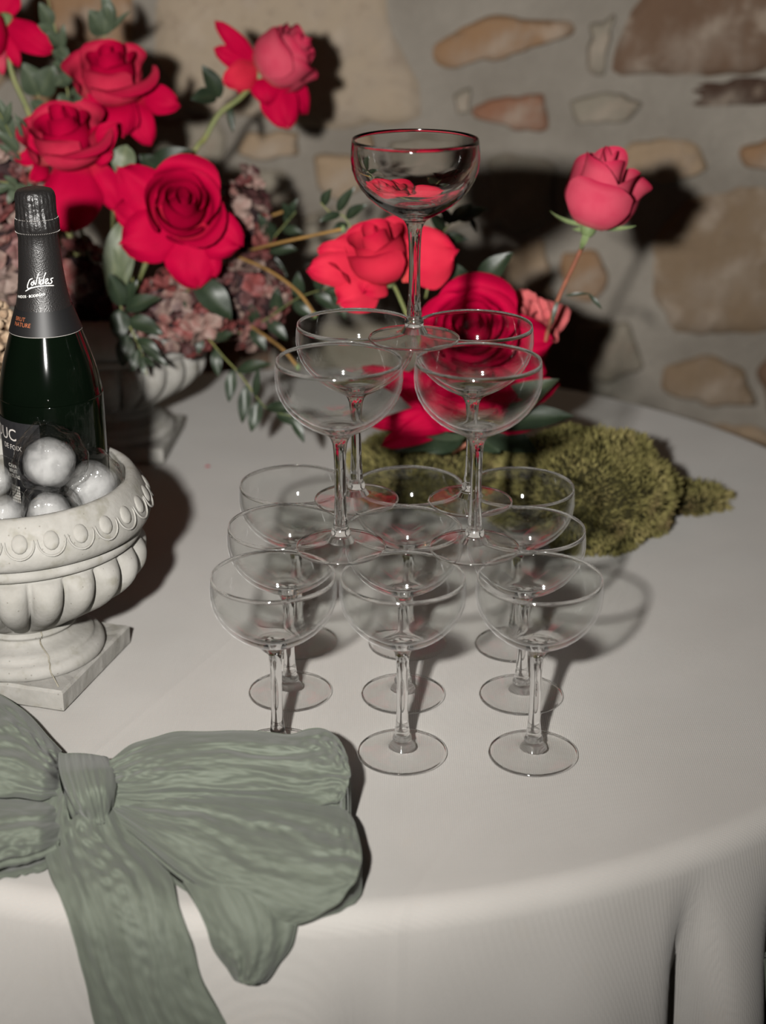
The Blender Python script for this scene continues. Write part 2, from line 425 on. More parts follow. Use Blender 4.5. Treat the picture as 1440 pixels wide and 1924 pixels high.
NG = 72
gb = mesh('bowl', *lathe(bowlp, NG)); gs = mesh('stem', *[x for x in lathe(stemp, NG)]); gf = mesh('foot', *lathe(footp, NG))
for me in (gb, gs, gf):               # outward normals
    me.flip_normals()
for me, prof, test in ((gb, bowlp, lambda r, z: z > 0.1525 or z < 0.0985), (gf, footp, lambda r, z: r > 0.0343)):
    me.materials.append(M['glass_bowl' if me is gb else 'glass_foot']); me.materials.append(M['glass_stem'])
    for p in me.polygons:
        c = p.center; p.material_index = 1 if test(math.hypot(c.x, c.y), c.z) else 0
gs.materials.append(M['glass_stem'])
gb2 = mesh('bowl', *lathe(bowlp, NG)); gb2.flip_normals(); gb2.materials.append(M['glass_stem'])   # the crowning bowl bends what stands behind it
glasses = [
    (0, -83.3, 1111.5, 'clear coupe glass in the bottom tier, front row corner, foot hidden by the bow'),
    (0, 15.1, 1109.7, 'clear coupe glass in the bottom tier, middle of the front row'),
    (0, 118.8, 1108.0, 'clear coupe glass in the bottom tier, front row corner away from the bow'),
    (0, -78.9, 1209.9, 'clear coupe glass in the bottom tier, middle row, on the side of the ice urn'),
    (0, 17.0, 1205.7, 'clear coupe glass at the very centre of the nine in the bottom tier'),
    (0, 116.9, 1204.2, 'clear coupe glass in the bottom tier, middle row, on the side away from the urn'),
    (0, -76.9, 1304.1, 'clear coupe glass in the bottom tier, back row corner on the side of the urns'),
    (0, 22.3, 1301.6, 'clear coupe glass in the bottom tier, middle of the back row before the moss'),
    (0, 118.3, 1298.3, 'clear coupe glass in the bottom tier, back row corner beside the big moss mound'),
    (1, -33.1, 1160.7, 'clear coupe glass in the second tier, front pair, on the side of the ice urn'),
    (1, 71.8, 1159.0, 'clear coupe glass in the second tier, front pair, on the side away from the urn'),
    (1, -22.4, 1262.0, 'clear coupe glass in the second tier, back pair, on the side of the urns'),
    (1, 73.5, 1257.6, 'clear coupe glass in the second tier, back pair, in front of the open red rose'),
    (2, 24.2, 1211.2, 'single clear coupe glass crowning the top of the glass tower'),
]
for t, gx, gy, lab in glasses:
    g = thing('coupe_glass', (gx / 1000, gy / 1000, 0.0006 + t * (GH + 0.0004)), lab, 'glass', 'coupe glasses stacked in a tower')
    for nm, me in (('bowl', gb2 if t == 2 else gb), ('stem', gs), ('foot', gf)): obj(nm, me, None, g).cycles.is_caustics_caster = t == 2 and nm != 'foot'

# ================================================================== stone urns
def urn_mat():
    t = NT('white_cast_stone'); co = t.coord()
    n1 = t.noise(co, 26.0, 5, 0.6); n2 = t.noise(co, 150.0, 4); n3 = t.noise(co, 60.0, 3)
    c = t.ramp(n1.outputs[0], [(0.3, (0.178, 0.173, 0.155, 1)), (0.62, (0.242, 0.235, 0.218, 1))])
    c = t.mix(t.math('MULTIPLY', sstep_node(t, n3.outputs[0], 0.52, 0.74), 0.62), c, (0.135, 0.128, 0.098, 1))
    v = t.n('ShaderNodeTexVoronoi'); v.inputs['Scale'].default_value = 130.0; t.l(co, v.inputs[0])
    pit = t.math('LESS_THAN', v.outputs[0], 0.09)
    c = t.mix(t.math('MULTIPLY', pit, 0.45), c, (0.07, 0.06, 0.045, 1))
    h = t.math('ADD', n2.outputs[0], t.math('MULTIPLY', pit, -1.0))
    t.pbr(c, 0.85, 0.15, t.bump(h, 0.35, 0.0012)); return t.m
M['urn'] = urn_mat()
M['seam'] = simple('seam_dirt', (0.13, 0.118, 0.085, 1), (0.22, 0.205, 0.17, 1), 90, 0.9)
M['rust'] = simple('rust_stain', srgb(190, 140, 105), srgb(170, 120, 84), 120, 0.9)
NL = 22
def urn_parts(root, eggs=True, seam_az=None):
    # bowl with gadroons, local coordinates
    val = [(0.050, 0.0405), (0.055, 0.0440), (0.060, 0.0495), (0.066, 0.0575), (0.072, 0.0655), (0.078, 0.0745), (0.084, 0.0825), (0.090, 0.0890), (0.096, 0.0940),
           (0.102, 0.0975), (0.108, 0.0995), (0.114, 0.1005), (0.119, 0.1000), (0.123, 0.0990), (0.1255, 0.0985)]
    n = NL * 12; v = []; rows = 0
    def row(r, z, A):
        for j in range(n):
            a = 2 * PI * j / n
            sh = abs(math.cos(NL * a / 2)) ** 0.5
            rr = r + A * sh
            v.append((rr * math.cos(a), rr * math.sin(a), z))
    fine = crom([(z, r, 0) for z, r in val], 30)
    for p in fine:
        q = (p.x - 0.057) / (0.1245 - 0.057)
        A = 0.0165 * math.sin(PI * max(0, min(1, q))) ** 0.42 if 0 < q < 1 else 0
        row(p.y - A * 0.36, p.x, A); rows += 1
    for r, z in ((0.1020, 0.1262), (0.1045, 0.1285), (0.1050, 0.1320), (0.1035, 0.1352), (0.1000, 0.1368), (0.0900, 0.1366), (0.085, 0.12), (0.075, 0.10), (0.055, 0.082), (0.02, 0.076), (0.0005, 0.0755)):
        row(r, z, 0); rows += 1
    obj('bowl', mesh('bowl', v, grid_faces(rows, n, True)), M['urn'], root)
    rimp = [(0.0895, 0.1300), (0.0998, 0.1362), (0.1060, 0.1372), (0.1095, 0.1392), (0.1122, 0.1430), (0.1136, 0.1480), (0.1134, 0.1530), (0.1122, 0.1580), (0.1098, 0.1650), (0.1070, 0.1705),
            (0.1040, 0.1755), (0.1015, 0.1788), (0.0990, 0.1800), (0.0960, 0.1798), (0.0935, 0.1780), (0.0920, 0.1740), (0.0900, 0.155), (0.0890, 0.1300)]
    rim = obj('rim', mesh('rim', *lathe(rimp, 96)), M['urn'], root)
    if eggs:
        ne = 28
        dome = ellipsoid((0, 0, -0.0006), (0.0066, 0.0080, 0.0027), 14, 8)
        arc = [(0.0112 * math.cos(a), -0.0005 + 0.0120 * math.sin(a), 0.0) for a in [PI * (1.0 + k / 14.0) + (k - 7) * 0.035 for k in range(15)]]
        lip = tube(arc, [0.0002] + [0.0009] * 13 + [0.0002], 6)
        groove = tube([(0.0083 * math.cos(a), 0.0001 + 0.0096 * math.sin(a), -0.0004) for a in [2 * PI * k / 20 for k in range(21)]], 0.0008, 5)
        em = mesh('egg_ornament', *join(dome, lip)); em.materials.append(M['urn'])
        nr = Vector((0.905, 0, 0.425)).normalized(); up = Vector((-0.425, 0, 0.905))
        for k in range(ne):
            a = 2 * PI * (k + 0.35) / ne
            R = Matrix.Rotation(a, 4, 'Z'); c = R @ Vector((0.1104, 0, 0.1632))
            X = R @ Vector((0, 1, 0)); Y = R @ up; Z = R @ nr
            m = Matrix((X.to_4d(), Y.to_4d(), Z.to_4d(), (0, 0, 0, 1))).transposed()
            for q in range(3): m[3][q] = 0
            m.translation = c
            obj('egg_ornament', em, None, rim, m)
    ped = [(0.0005, 0.018), (0.064, 0.0185), (0.0665, 0.0215), (0.0672, 0.0250), (0.0660, 0.0290), (0.0630, 0.0318), (0.0590, 0.0325), (0.0583, 0.0345), (0.0575, 0.0368), (0.0530, 0.0385), (0.0480, 0.0402),
           (0.0440, 0.0425), (0.0418, 0.0450), (0.0425, 0.0470), (0.0445, 0.0482), (0.0448, 0.0500), (0.0430, 0.0518), (0.0415, 0.0525), (0.0440, 0.0560), (0.0005, 0.0600)]
    obj('pedestal', mesh('pedestal', *lathe(ped, 72)), M['urn'], root)
    # square plinth with worn edges
    s, h, b = 0.066, 0.0195, 0.0022; v = []; N = 16
    prof = [(s - b, 0.0), (s, b), (s, h - b), (s - b, h), (0.02, h)]
    for r, z in prof:
        for side in range(4):
            for k in range(N):
                x = -r + 2 * r * k / N
                p = Vector((x, -r, z)); p.rotate(Matrix.Rotation(side * PI / 2, 3, 'Z'))
                w_ = 0.0009 * mnoise.noise(Vector((p.x * 90, p.y * 90, z * 90)))
                v.append((p.x * (1 + w_ * 12), p.y * (1 + w_ * 12), max(0.0, z + (w_ if 0 < z else 0))))
    f = grid_faces(len(prof), 4 * N, True); f.append(tuple(range(4 * N - 1, -1, -1))); f.append(tuple(range(4 * 4 * N, 5 * 4 * N)))
    obj('plinth', mesh('plinth', v, f, False), M['urn'], root)
    if seam_az is not None:
        q = [(r + 0.0001, z) for r, z in ped[2:18]]
        pts = [(r * math.cos(seam_az + 0.02 * math.sin(z * 400)), r * math.sin(seam_az + 0.02 * math.sin(z * 400)), z) for r, z in q]
        pts = [((0.083) * math.cos(seam_az), 0.083 * math.sin(seam_az), 0.0196)] + pts
        sv, sf = tube(pts, 0.0007, 5)
        tag(obj('mould_seam', mesh('mould_seam', sv, sf), M['seam'], root), 'dirty casting seam')
UC = Vector((-0.310, 1.256, 0.0006))
urn1 = thing('pedestal_urn', UC, 'white cast-stone urn filled with ice and holding the dark bottle', 'urn')
urn1.rotation_euler = (0, 0, math.radians(-16))
urn_parts(urn1, True, math.radians(-61 + 16))
U2 = Vector((-0.318, 1.835, 0.0006))
urn2 = thing('pedestal_urn', U2, 'white cast-stone urn full of red roses, standing before the wall', 'urn')
urn2.rotation_euler = (0, 0, math.radians(-4))
urn_parts(urn2, False)

# ================================================================== ice
M['ice'] = thin_glass('clear_ice', tint=(0.90, 0.90, 0.895, 1), f0=0.04, rough=0.10, bumpy=True)
def ice_core_mat():
    t = NT('cloudy_ice'); co = t.coord(); nz = t.noise(co, 110.0, 3)
    d = t.n('ShaderNodeBsdfDiffuse'); d.inputs[0].default_value = (0.54, 0.54, 0.535, 1)
    tr = t.n('ShaderNodeBsdfTransparent')
    k = t.math('ADD', t.math('MULTIPLY', sstep_node(t, nz.outputs[0], 0.35, 0.7), 0.10), 0.035)
    m = t.n('ShaderNodeMixShader'); t.l(k, m.inputs[0]); t.l(tr.outputs[0], m.inputs[1]); t.l(d.outputs[0], m.inputs[2])
    t.l(m.outputs[0], t.out.inputs[0]); return t.m
M['icecore'] = ice_core_mat()
def ice(c, r, rot, core_off, label, seed):
    root = thing('ice_ball', c, label, 'ice', 'ice in the urn')
    R = Matrix.Rotation(rot[0], 3, 'X') @ Matrix.Rotation(rot[1], 3, 'Y') @ Matrix.Rotation(rot[2], 3, 'Z')
    v, f = ellipsoid((0, 0, 0), r, 48, 32, 0.13, 2.0, seed, 3.0)
    obj('clear_shell', mesh('clear_shell', [R @ Vector(p) for p in v], f), M['ice'], root)
    vf = [ellipsoid(Vector(core_off) * (0.3 + 0.08 * k), [x * (0.82 - 0.047 * k) for x in r], 20, 12, 0.16, 1.6, seed + k * .3) for k in range(14)]
    v, f = join(*vf)
    tag(obj('cloudy_core', mesh('cloudy_core', [R @ Vector(p) for p in v], f), M['icecore'], root), 'milky white heart of the ice')
    return root
ice(aty(95, 862, 1.208), (0.0262, 0.024, 0.0255), (0.2, 0.75, 0.3), (0.003, -0.002, -0.009), 'clear rounded ice piece on top of the heap, leaning against the bottle', 1)
ice(aty(168, 912, 1.245), (0.0280, 0.024, 0.0262), (0.3, -0.3, 0.5), (0.001, 0, -0.006), 'large rounded ice piece resting against the urn rim', 2)
ice(aty(94, 964, 1.202), (0.0225, 0.019, 0.0222), (0.1, 0.2, 0.2), (-0.003, 0, -0.002), 'cloudy ice piece low behind the front of the urn rim', 3)
ice(aty(6, 968, 1.200), (0.0215, 0.019, 0.0225), (0.5, 0.1, 0.9), (0.0, 0, -0.004), 'cloudy ice piece beside the low one, nearer the bottle label', 4)
ice(aty(-14, 900, 1.205), (0.019, 0.019, 0.017), (0.3, 0.4, 0.2), (0.0, 0, -0.004), 'small clear ice piece in front of the bottle label', 5)
for k, (dx, dy, dz) in enumerate([(0.035, -0.045, 0.132), (-0.035, -0.055, 0.134), (0.055, -0.002, 0.140), (-0.064, -0.015, 0.142), (-0.05, 0.04, 0.150)]):
    ice(UC + Vector((dx, dy, dz)), (0.0205, 0.020, 0.020), (0.3 * k, 0.2, 0.5 * k), (0, 0, -0.003), ['ice piece sunk deep in the urn under the large one by the rim', 'ice piece sunk deep in the urn below the small clear one', 'ice piece wedged between the bottle and the urn rim under the large one', 'ice piece at the urn rim behind the small clear one', 'ice piece wedged behind the bottle label against the urn wall'][k], 10 + k)

# ================================================================== sparkling wine bottle
BX, BY, BZ = -0.2815, 1.300, 0.0985
bprof = [(0.0, 0.0005), (0.0, 0.040), (0.004, 0.0432), (0.012, 0.0438), (0.130, 0.0438), (0.140, 0.0433), (0.152, 0.0418), (0.164, 0.0392), (0.176, 0.0358), (0.188, 0.0320),
         (0.198, 0.0288), (0.208, 0.0254), (0.217, 0.0224), (0.226, 0.0203), (0.235, 0.0190), (0.250, 0.0174), (0.268, 0.0162), (0.275, 0.0158)]
def brad(z):
    for (z0, r0), (z1, r1) in zip(bprof[1:], bprof[2:]):
        if z <= z1: return r0 + (r1 - r0) * (z - z0) / (z1 - z0)
    return 0.0158
M['bottle'] = simple('dark_green_glass', (0.0010, 0.0018, 0.0011, 1), (0.0014, 0.0030, 0.0015, 1), 12, 0.06, 0.5)
def foil_mat():
    t = NT('black_foil'); co = t.coord()
    v = t.n('ShaderNodeTexVoronoi'); v.inputs['Scale'].default_value = 900.0; t.l(co, v.inputs[0])
    nz = t.noise(co, 60, 3); sep = t.n('ShaderNodeSeparateXYZ'); t.l(co, sep.inputs[0])
    k = sstep_node(t, sep.outputs[2], 0.268, 0.285)
    hb = t.math('ADD', t.math('MULTIPLY', v.outputs[0], 0.25), t.math('MULTIPLY', t.math('MULTIPLY', nz.outputs[0], k), 5.0))
    t.pbr((0.009, 0.0082, 0.008, 1), 0.42, 0.4, t.bump(hb, 0.6, 0.0012)); return t.m
M['foil'] = foil_mat()
M['foilband'] = simple('foil_dark_band', (0.006, 0.006, 0.0063, 1), rough=0.5, spec=0.3)
M['label'] = simple('black_paper_label', (0.006, 0.006, 0.007, 1), (0.009, 0.009, 0.010, 1), 300, 0.65, 0.25)
M['print_white'] = simple('white_print', (0.75, 0.74, 0.70, 1), rough=0.6)
M['print_grey'] = simple('silver_print', (0.34, 0.32, 0.30, 1), rough=0.5)
M['print_copper'] = simple('copper_print', srgb(205, 120, 80), rough=0.35, Metallic=0.6)
bt = thing('wine_bottle', (BX, BY, BZ), 'dark green sparkling wine bottle with black foil neck, standing in ice', 'bottle')
bz = crom([(z, r, 0) for z, r in bprof[1:]], 60)
obj('glass_body', mesh('glass_body', *lathe([(0.0006, 0.001)] + [(p.y, p.x) for p in bz], 64)), M['bottle'], bt)
fp = []
for z in [0.197, 0.1975] + [0.200 + 0.006 * k for k in range(12)]: fp.append((brad(z) + 0.0005, z))
fp[0] = (brad(0.197) - 0.0006, 0.197)
fp += [(0.0161, 0.2740), (0.0163, 0.2770), (0.0176, 0.2800), (0.0179, 0.2840), (0.0177, 0.2880), (0.0166, 0.2905), (0.0163, 0.2930), (0.0162, 0.3000), (0.0160, 0.3060), (0.0154, 0.3098), (0.0140, 0.3120), (0.0100, 0.3132), (0.0004, 0.3136)]
fv, ff = lathe(fp, 96)
fv2 = []
for p in fv:
    p = Vector(p); k = sstep(0.268, 0.280, p.z) * (1 - sstep(0.309, 0.3125, p.z))
    a = math.atan2(p.y, p.x)
    d = k * (0.00055 * mnoise.noise(Vector((math.cos(a) * 6, math.sin(a) * 6, p.z * 160))) + 0.00035 * math.sin(a * 26 + p.z * 90))
    q = math.hypot(p.x, p.y)
    fv2.append(Vector((p.x * (1 + d / max(q, .004)), p.y * (1 + d / max(q, .004)), p.z)))
foil = obj('foil_capsule', mesh('foil_capsule', fv2, ff), M['foil'], bt)
obj('foil_band', mesh('foil_band', *lathe([(brad(z) + 0.0010, z) for z in (0.1968, 0.2010, 0.2050, 0.2090, 0.2130, 0.2165)], 64)), M['foilband'], foil)
obj('foil_edge_line', mesh('foil_edge_line', *tube([((brad(.1966) + .0008) * math.cos(2 * PI * k / 64), (brad(.1966) + .0008) * math.sin(2 * PI * k / 64), 0.1966) for k in range(65)], 0.00022, 5)), M['print_grey'], foil)
for zz, rr in ((0.2790, 0.0178), (0.2897, 0.0171)):       # pearled perforation rows
    beads = [ellipsoid((rr * math.cos(2 * PI * k / 70), rr * math.sin(2 * PI * k / 70), zz), (0.0003,) * 3, 5, 4) for k in range(70)]
    tag(obj('perforation', mesh('perforation', *join(*beads)), M['print_grey'], foil), kind='stuff')
lz0, lz1, laz, lhw = 0.030, 0.1265, math.radians(-150), math.radians(57)
lv = []
for i in range(9):
    for j in range(25):
        a = laz - lhw + 2 * lhw * j / 24; lv.append(((0.0442) * math.cos(a), 0.0442 * math.sin(a), lz0 + (lz1 - lz0) * i / 8))
lab = obj('paper_label', mesh('paper_label', lv, grid_faces(9, 25)), M['label'], bt)
def text_mesh(body, size, shear=0.0, spacing=1.0):
    cu = bpy.data.curves.new('lettering', 'FONT'); cu.body = body; cu.size = size; cu.align_x = 'CENTER'; cu.shear = shear
    cu.space_character = spacing; cu.resolution_u = 3
    o = bpy.data.objects.new('lettering_source', cu); COL.objects.link(o)
    bpy.context.view_layer.update()
    me = bpy.data.meshes.new_from_object(o.evaluated_get(bpy.context.evaluated_depsgraph_get()))
    v = [x.co.copy() for x in me.vertices]; f = [tuple(p.vertices) for p in me.polygons]
    bpy.data.objects.remove(o); bpy.data.curves.remove(cu); bpy.data.meshes.remove(me)
    return v, f
def wrap_text(parent, body, size, z, az, mat, lift=0.0008, slope=0.0, **kw):
    v, f = text_mesh(body, size, **kw); out = []
    for p in v:
        zz = z + p.y + slope * p.x; r = brad(max(0.001, min(zz, 0.27))) + lift
        a = az + p.x / r; out.append((r * math.cos(a), r * math.sin(a), zz))
    return tag(obj('lettering', mesh('lettering', out, f, False), mat, parent), 'printed lettering')
wrap_text(lab, 'DUC', 0.0150, 0.1095, laz + 0.13, M['print_grey'], 0.0007)
wrap_text(lab, 'DE FOIX', 0.0062, 0.1015, laz + 0.33, M['print_grey'], 0.0007)
for k, s in enumerate(('CAVA', 'BRUT', 'NATURE')):
    wrap_text(lab, s, 0.0044, 0.0850 - 0.0046 * k, laz + 0.30, M['print_white'], 0.0007)
gv = []
for i in range(6):
    for j in range(5):
        a0 = laz + 0.21 + j * 0.052; z0 = 0.0690 - i * 0.0026; q = len(gv)
        gv.append(([(0.0445 * math.cos(a), 0.0445 * math.sin(a), zz) for a, zz in ((a0, z0), (a0 + 0.042, z0), (a0 + 0.042, z0 - 0.0021), (a0, z0 - 0.0021))], [(0, 1, 2, 3)]))
tag(obj('grid_print', mesh('grid_print', *join(*gv), False), M['print_white'], lab), 'printed grid of small white squares')
wrap_text(foil, 'BRUT', 0.0046, 0.2085, math.radians(-128), M['print_copper'], 0.0013)
wrap_text(foil, 'NATURE', 0.0046, 0.2043, math.radians(-122), M['print_copper'], 0.0013)
wrap_text(foil, 'VINEDOS \u00b7 BODEGAS', 0.0030, 0.2276, math.radians(-113), M['print_white'], 0.0009, 0.16)
def on_bottle(u, v):                    # the spot of the neck seen there
    d = ray(u, v); o_ = Vector((0, 0, CAM_H)); t0 = 1.15 / d.y
    for k in range(4000):
        p = o_ + d * (t0 + k * 0.00005)
        z = p.z - BZ
        if 0.13 < z < 0.28 and math.hypot(p.x - BX, p.y - BY) < brad(z) + 0.0009: return p
    return None
strokes = [[(275, 915), (252, 926), (237, 960), (232, 988), (243, 1000), (270, 988)], [(262, 962), (272, 944), (284, 955), (274, 974), (262, 962)],
           [(284, 930), (300, 968), (312, 920), (326, 872)], [(334, 905), (331, 962)], [(331, 864), (334, 868)],
           [(362, 925), (344, 935), (342, 962), (360, 955), (372, 905), (388, 864)], [(372, 905), (366, 962)],
           [(382, 944), (404, 932), (404, 916), (388, 924), (382, 950), (394, 960), (414, 946)], [(450, 910), (428, 920), (440, 940), (432, 955), (410, 960)],
           [(216, 1022), (255, 1000), (310, 984), (380, 976), (456, 974)], [(384, 944), (392, 948)]]
sv = []
for s in strokes:
    pts = [on_bottle(a / 4.5, 320 + b / 4.5) for a, b in s]
    pts = [p - Vector((BX, BY, BZ)) for p in pts if p is not None]
    if len(pts) > 1: sv.append(tube(crom(pts, len(pts) * 3), 0.00045, 5))
tag(obj('lettering', mesh('lettering', *join(*sv)), M['print_white'], foil), 'white handwritten lettering')

# ================================================================== flowers and leaves
def petal_mat(name, base, edge, core, trans=0.12):
    t = NT(name); at = t.n('ShaderNodeAttribute', attribute_name='pv'); co = t.coord()
    nz = t.noise(co, 45.0, 3)
    c = t.ramp(at.outputs['Fac'], [(0.0, core), (0.25, base), (0.80, base), (1.0, edge)])
    c = t.mix(t.math('MULTIPLY', sstep_node(t, nz.outputs[0], 0.4, 0.75), 0.4), c, edge)
    n2 = t.noise(co, 260.0, 3)
    b = t.pbr(c, 0.65, 0.04, t.bump(n2.outputs[0], 0.10, 0.0006))
    tr = t.n('ShaderNodeBsdfTranslucent'); t.l(c, tr.inputs[0])
    m = t.n('ShaderNodeMixShader'); m.inputs[0].default_value = trans
    t.l(b.outputs[0], m.inputs[1]); t.l(tr.outputs[0], m.inputs[2]); t.l(m.outputs[0], t.out.inputs[0]); return t.m
M['red'] = petal_mat('red_petal', (0.345, 0.0010, 0.029, 1), (0.255, 0.0008, 0.021, 1), (0.33, 0.012, 0.026, 1))
M['coral'] = petal_mat('coral_petal', (0.44, 0.018, 0.040, 1), (0.36, 0.005, 0.028, 1), (0.44, 0.06, 0.05, 1))
M['pink'] = petal_mat('pink_petal', (0.40, 0.050, 0.082, 1), (0.33, 0.012, 0.044, 1), (0.47, 0.15, 0.14, 1))
M['rosepink'] = petal_mat('rose_red_petal', (0.40, 0.020, 0.050, 1), (0.30, 0.002, 0.028, 1), (0.42, 0.08, 0.075, 1))
M['salmon'] = petal_mat('salmon_petal', (0.44, 0.085, 0.090, 1), (0.46, 0.11, 0.11, 1), (0.36, 0.02, 0.035, 1))
def leaf_mat(name, a, b, rough=0.42, spec=0.35):
    t = NT(name); co = t.coord(); at = t.n('ShaderNodeAttribute', attribute_name='pv')
    nz = t.noise(co, 55.0, 3); oi = t.n('ShaderNodeObjectInfo')
    c = t.ramp(nz.outputs[0], [(0.3, a), (0.7, b)])
    c = t.mix(t.math('MULTIPLY', oi.outputs['Random'], 0.35), c, (a[0] * 0.6, a[1] * 0.6, a[2] * 0.6, 1))
    c = t.mix(t.math('MULTIPLY', at.outputs['Fac'], 0.45), c, (b[0] * 1.4, b[1] * 1.3, b[2] * 1.2, 1))
    t.pbr(c, rough, spec, t.bump(nz.outputs[0], 0.15, 0.001)); return t.m
M['leaf'] = leaf_mat('dark_leaf', (0.011, 0.019, 0.010, 1), (0.019, 0.030, 0.016, 1))
M['leafpale'] = leaf_mat('pale_leaf', (0.062, 0.080, 0.042, 1), (0.095, 0.112, 0.066, 1), 0.5)
M['leafmid'] = leaf_mat('mid_leaf', (0.030, 0.044, 0.025, 1), (0.050, 0.066, 0.040, 1), 0.5)
M['stem'] = simple('green_stem', srgb(112, 112, 66), srgb(88, 98, 62), 40, 0.5)
M['stemred'] = simple('russet_stem', srgb(140, 82, 60), srgb(100, 60, 44), 40, 0.5)
M['twig'] = simple('straw_twig', srgb(142, 110, 62), srgb(112, 86, 48), 60, 0.6)
M['sepal'] = simple('green_sepal', srgb(110, 124, 84), srgb(82, 98, 62), 60, 0.55)

def with_pv(me, pv):
    a = me.attributes.new('pv', 'FLOAT', 'POINT'); a.data.foreach_set('value', pv); return me
CAMP = Vector((0, 0, CAM_H))
def frame(P, Q, nh):
    T = Q - P; L = T.length; t = T / L
    n = nh - t * nh.dot(t)
    if n.length < 1e-4: n = Vector((0, 0, 1)).cross(t)
    n.normalize(); return T, L, t, n, t.cross(n)
def petal_patch(P, Q, width, bulge=0.25, nh=None, cup=0.18, curl=0.10, seed=0, rip=0.03, point=2.2, nr=13, nc=11, tipfrac=0.5, base=0.35):
    P = Vector(P); Q = Vector(Q)
    if nh is None: nh = (CAMP - (P + Q) / 2).normalized()
    T, L, t, n, s = frame(P, Q, nh); v = []; pv = []; R = random.Random(seed); ph = [R.uniform(0, 6.28) for _ in range(5)]
    for i in range(nr):
        a = i / (nr - 1); ce = P + T * a + n * (bulge * L * 4 * a * (1 - a) * (0.6 + 0.4 * a)) - n * (curl * L * a ** 4)
        o_ = (base + (1 - base) * sstep(0, 0.58, a)) * (max(0.003, 1 - (max(a - tipfrac, 0) / (1 - tipfrac)) ** point) ** 0.5)
        for j in range(nc):
            u = -1 + 2 * j / (nc - 1); wv = width / 2 * o_
            r = rip * width * (math.sin(u * 5 + ph[0]) * 0.5 + math.sin(a * 6 + u * 3 + ph[1]) * 0.6 + math.sin(u * 9 - a * 7 + ph[2]) * 0.35) * (0.2 + a)
            ed = max(0, abs(u) - 0.72) / 0.28
            p = ce + s * (u * wv) - n * (cup * width * u * u * o_) - n * (0.06 * width * ed * ed * a) + n * r + t * (rip * width * 0.8 * math.sin(u * 4 + ph[3]) * a * a)
            v.append(p); pv.append(a)
    return v, grid_faces(nr, nc), pv
def core_petals(R, Hc, N, seed, curlk=1.0, openk=1.0, ruffle=0.0):
    rg = random.Random(seed); out = []
    for i in range(N):
        t = i / (N - 1); az = i * 2.399 + rg.uniform(-.2, .2)
        rc = R * (0.17 + 0.83 * t ** 0.95); h = Hc * (1.0 - 0.26 * t ** 1.4 + rg.uniform(-.05, .05)) * (0.95 + 0.05 * min(1, i / 2))
        wa = 2.3 + (1.02 - 2.3) * min(1, t * 1.3) + rg.uniform(-.1, .1); curl = R * 0.50 * t ** 1.1 * curlk * rg.uniform(.5, 1.4)
        close = 0.30 * (1 - t) / openk; v = []; pv = []; nr, nc = 11, 13; ph = rg.uniform(0, 6)
        for a in range(nr):
            for b in range(nc):
                u = -1 + 2 * b / (nc - 1); vv = a / (nr - 1) * (1 - 0.30 * abs(u) ** 2.1)
                rr = rc * (math.sqrt(max(0, 1 - (1 - min(vv / 0.52, 1)) ** 2)) * 0.86 + 0.14)
                if vv > 0.5: rr *= 1 - close * (vv - 0.5) * 2
                c = max(0, (vv - 0.60) / 0.40); rr += curl * c * c; zz = h * vv - curl * 0.75 * c ** 3
                rr *= 1 + 0.055 * u + (0.02 + ruffle) * math.sin(u * 4 + ph) * vv
                zz += (0.02 + ruffle) * R * math.sin(u * 7 + ph * 2) * vv
                an = az + u * wa * (0.55 + 0.45 * min(vv / 0.5, 1))
                v.append(Vector((rr * math.cos(an), rr * math.sin(an), zz))); pv.append(vv)
        out.append((v, grid_faces(nr, nc), pv))
    return out
def up_axis(ax):
    z = Vector(ax).normalized(); x = Vector((1, 0.2, 0)) ; x = (x - z * x.dot(z)).normalized(); y = z.cross(x)
    m = Matrix.Identity(4)
    for i in range(3): m[i][0], m[i][1], m[i][2] = x[i], y[i], z[i]
    return m
def flower_parts(root, meshes, mat, nm='petal'):
    for v, f, pv in meshes:
        obj(nm, with_pv(mesh(nm, v, f), pv), mat, root)
def loc_parts(root, patches, mat, nm='petal'):
    for v, f, pv in patches:
        obj(nm, with_pv(mesh(nm, [p - root.location for p in v], f), pv), mat, root)
def leaf_vf(P, Q, width, nh=None, droop=0.08, foldk=0.22, seed=0, nr=11, nc=7, tip=1.0):
    P = Vector(P); Q = Vector(Q)
    if nh is None: nh = (CAMP - (P + Q) / 2).normalized() + Vector((0, 0, 0.5))
    T, L, t, n, s = frame(P, Q, nh); v = []; pv = []; R = random.Random(seed); ph = R.uniform(0, 6)
    for i in range(nr):
        a = i / (nr - 1); ce = P + T * a + n * (droop * L * 4 * a * (1 - a))
        o_ = max(0.02, math.sin(PI * min(1, a ** 0.82)) ** 0.85)
        for j in range(nc):
            u = -1 + 2 * j / (nc - 1)
            p = ce + s * (u * width / 2 * o_) + n * (foldk * width * 0.5 * abs(u) * o_) + n * (0.04 * width * math.sin(a * 8 + u * 2 + ph))
            v.append(p); pv.append(1.0 if j == nc // 2 else 0.0)
    return v, grid_faces(nr, nc), pv
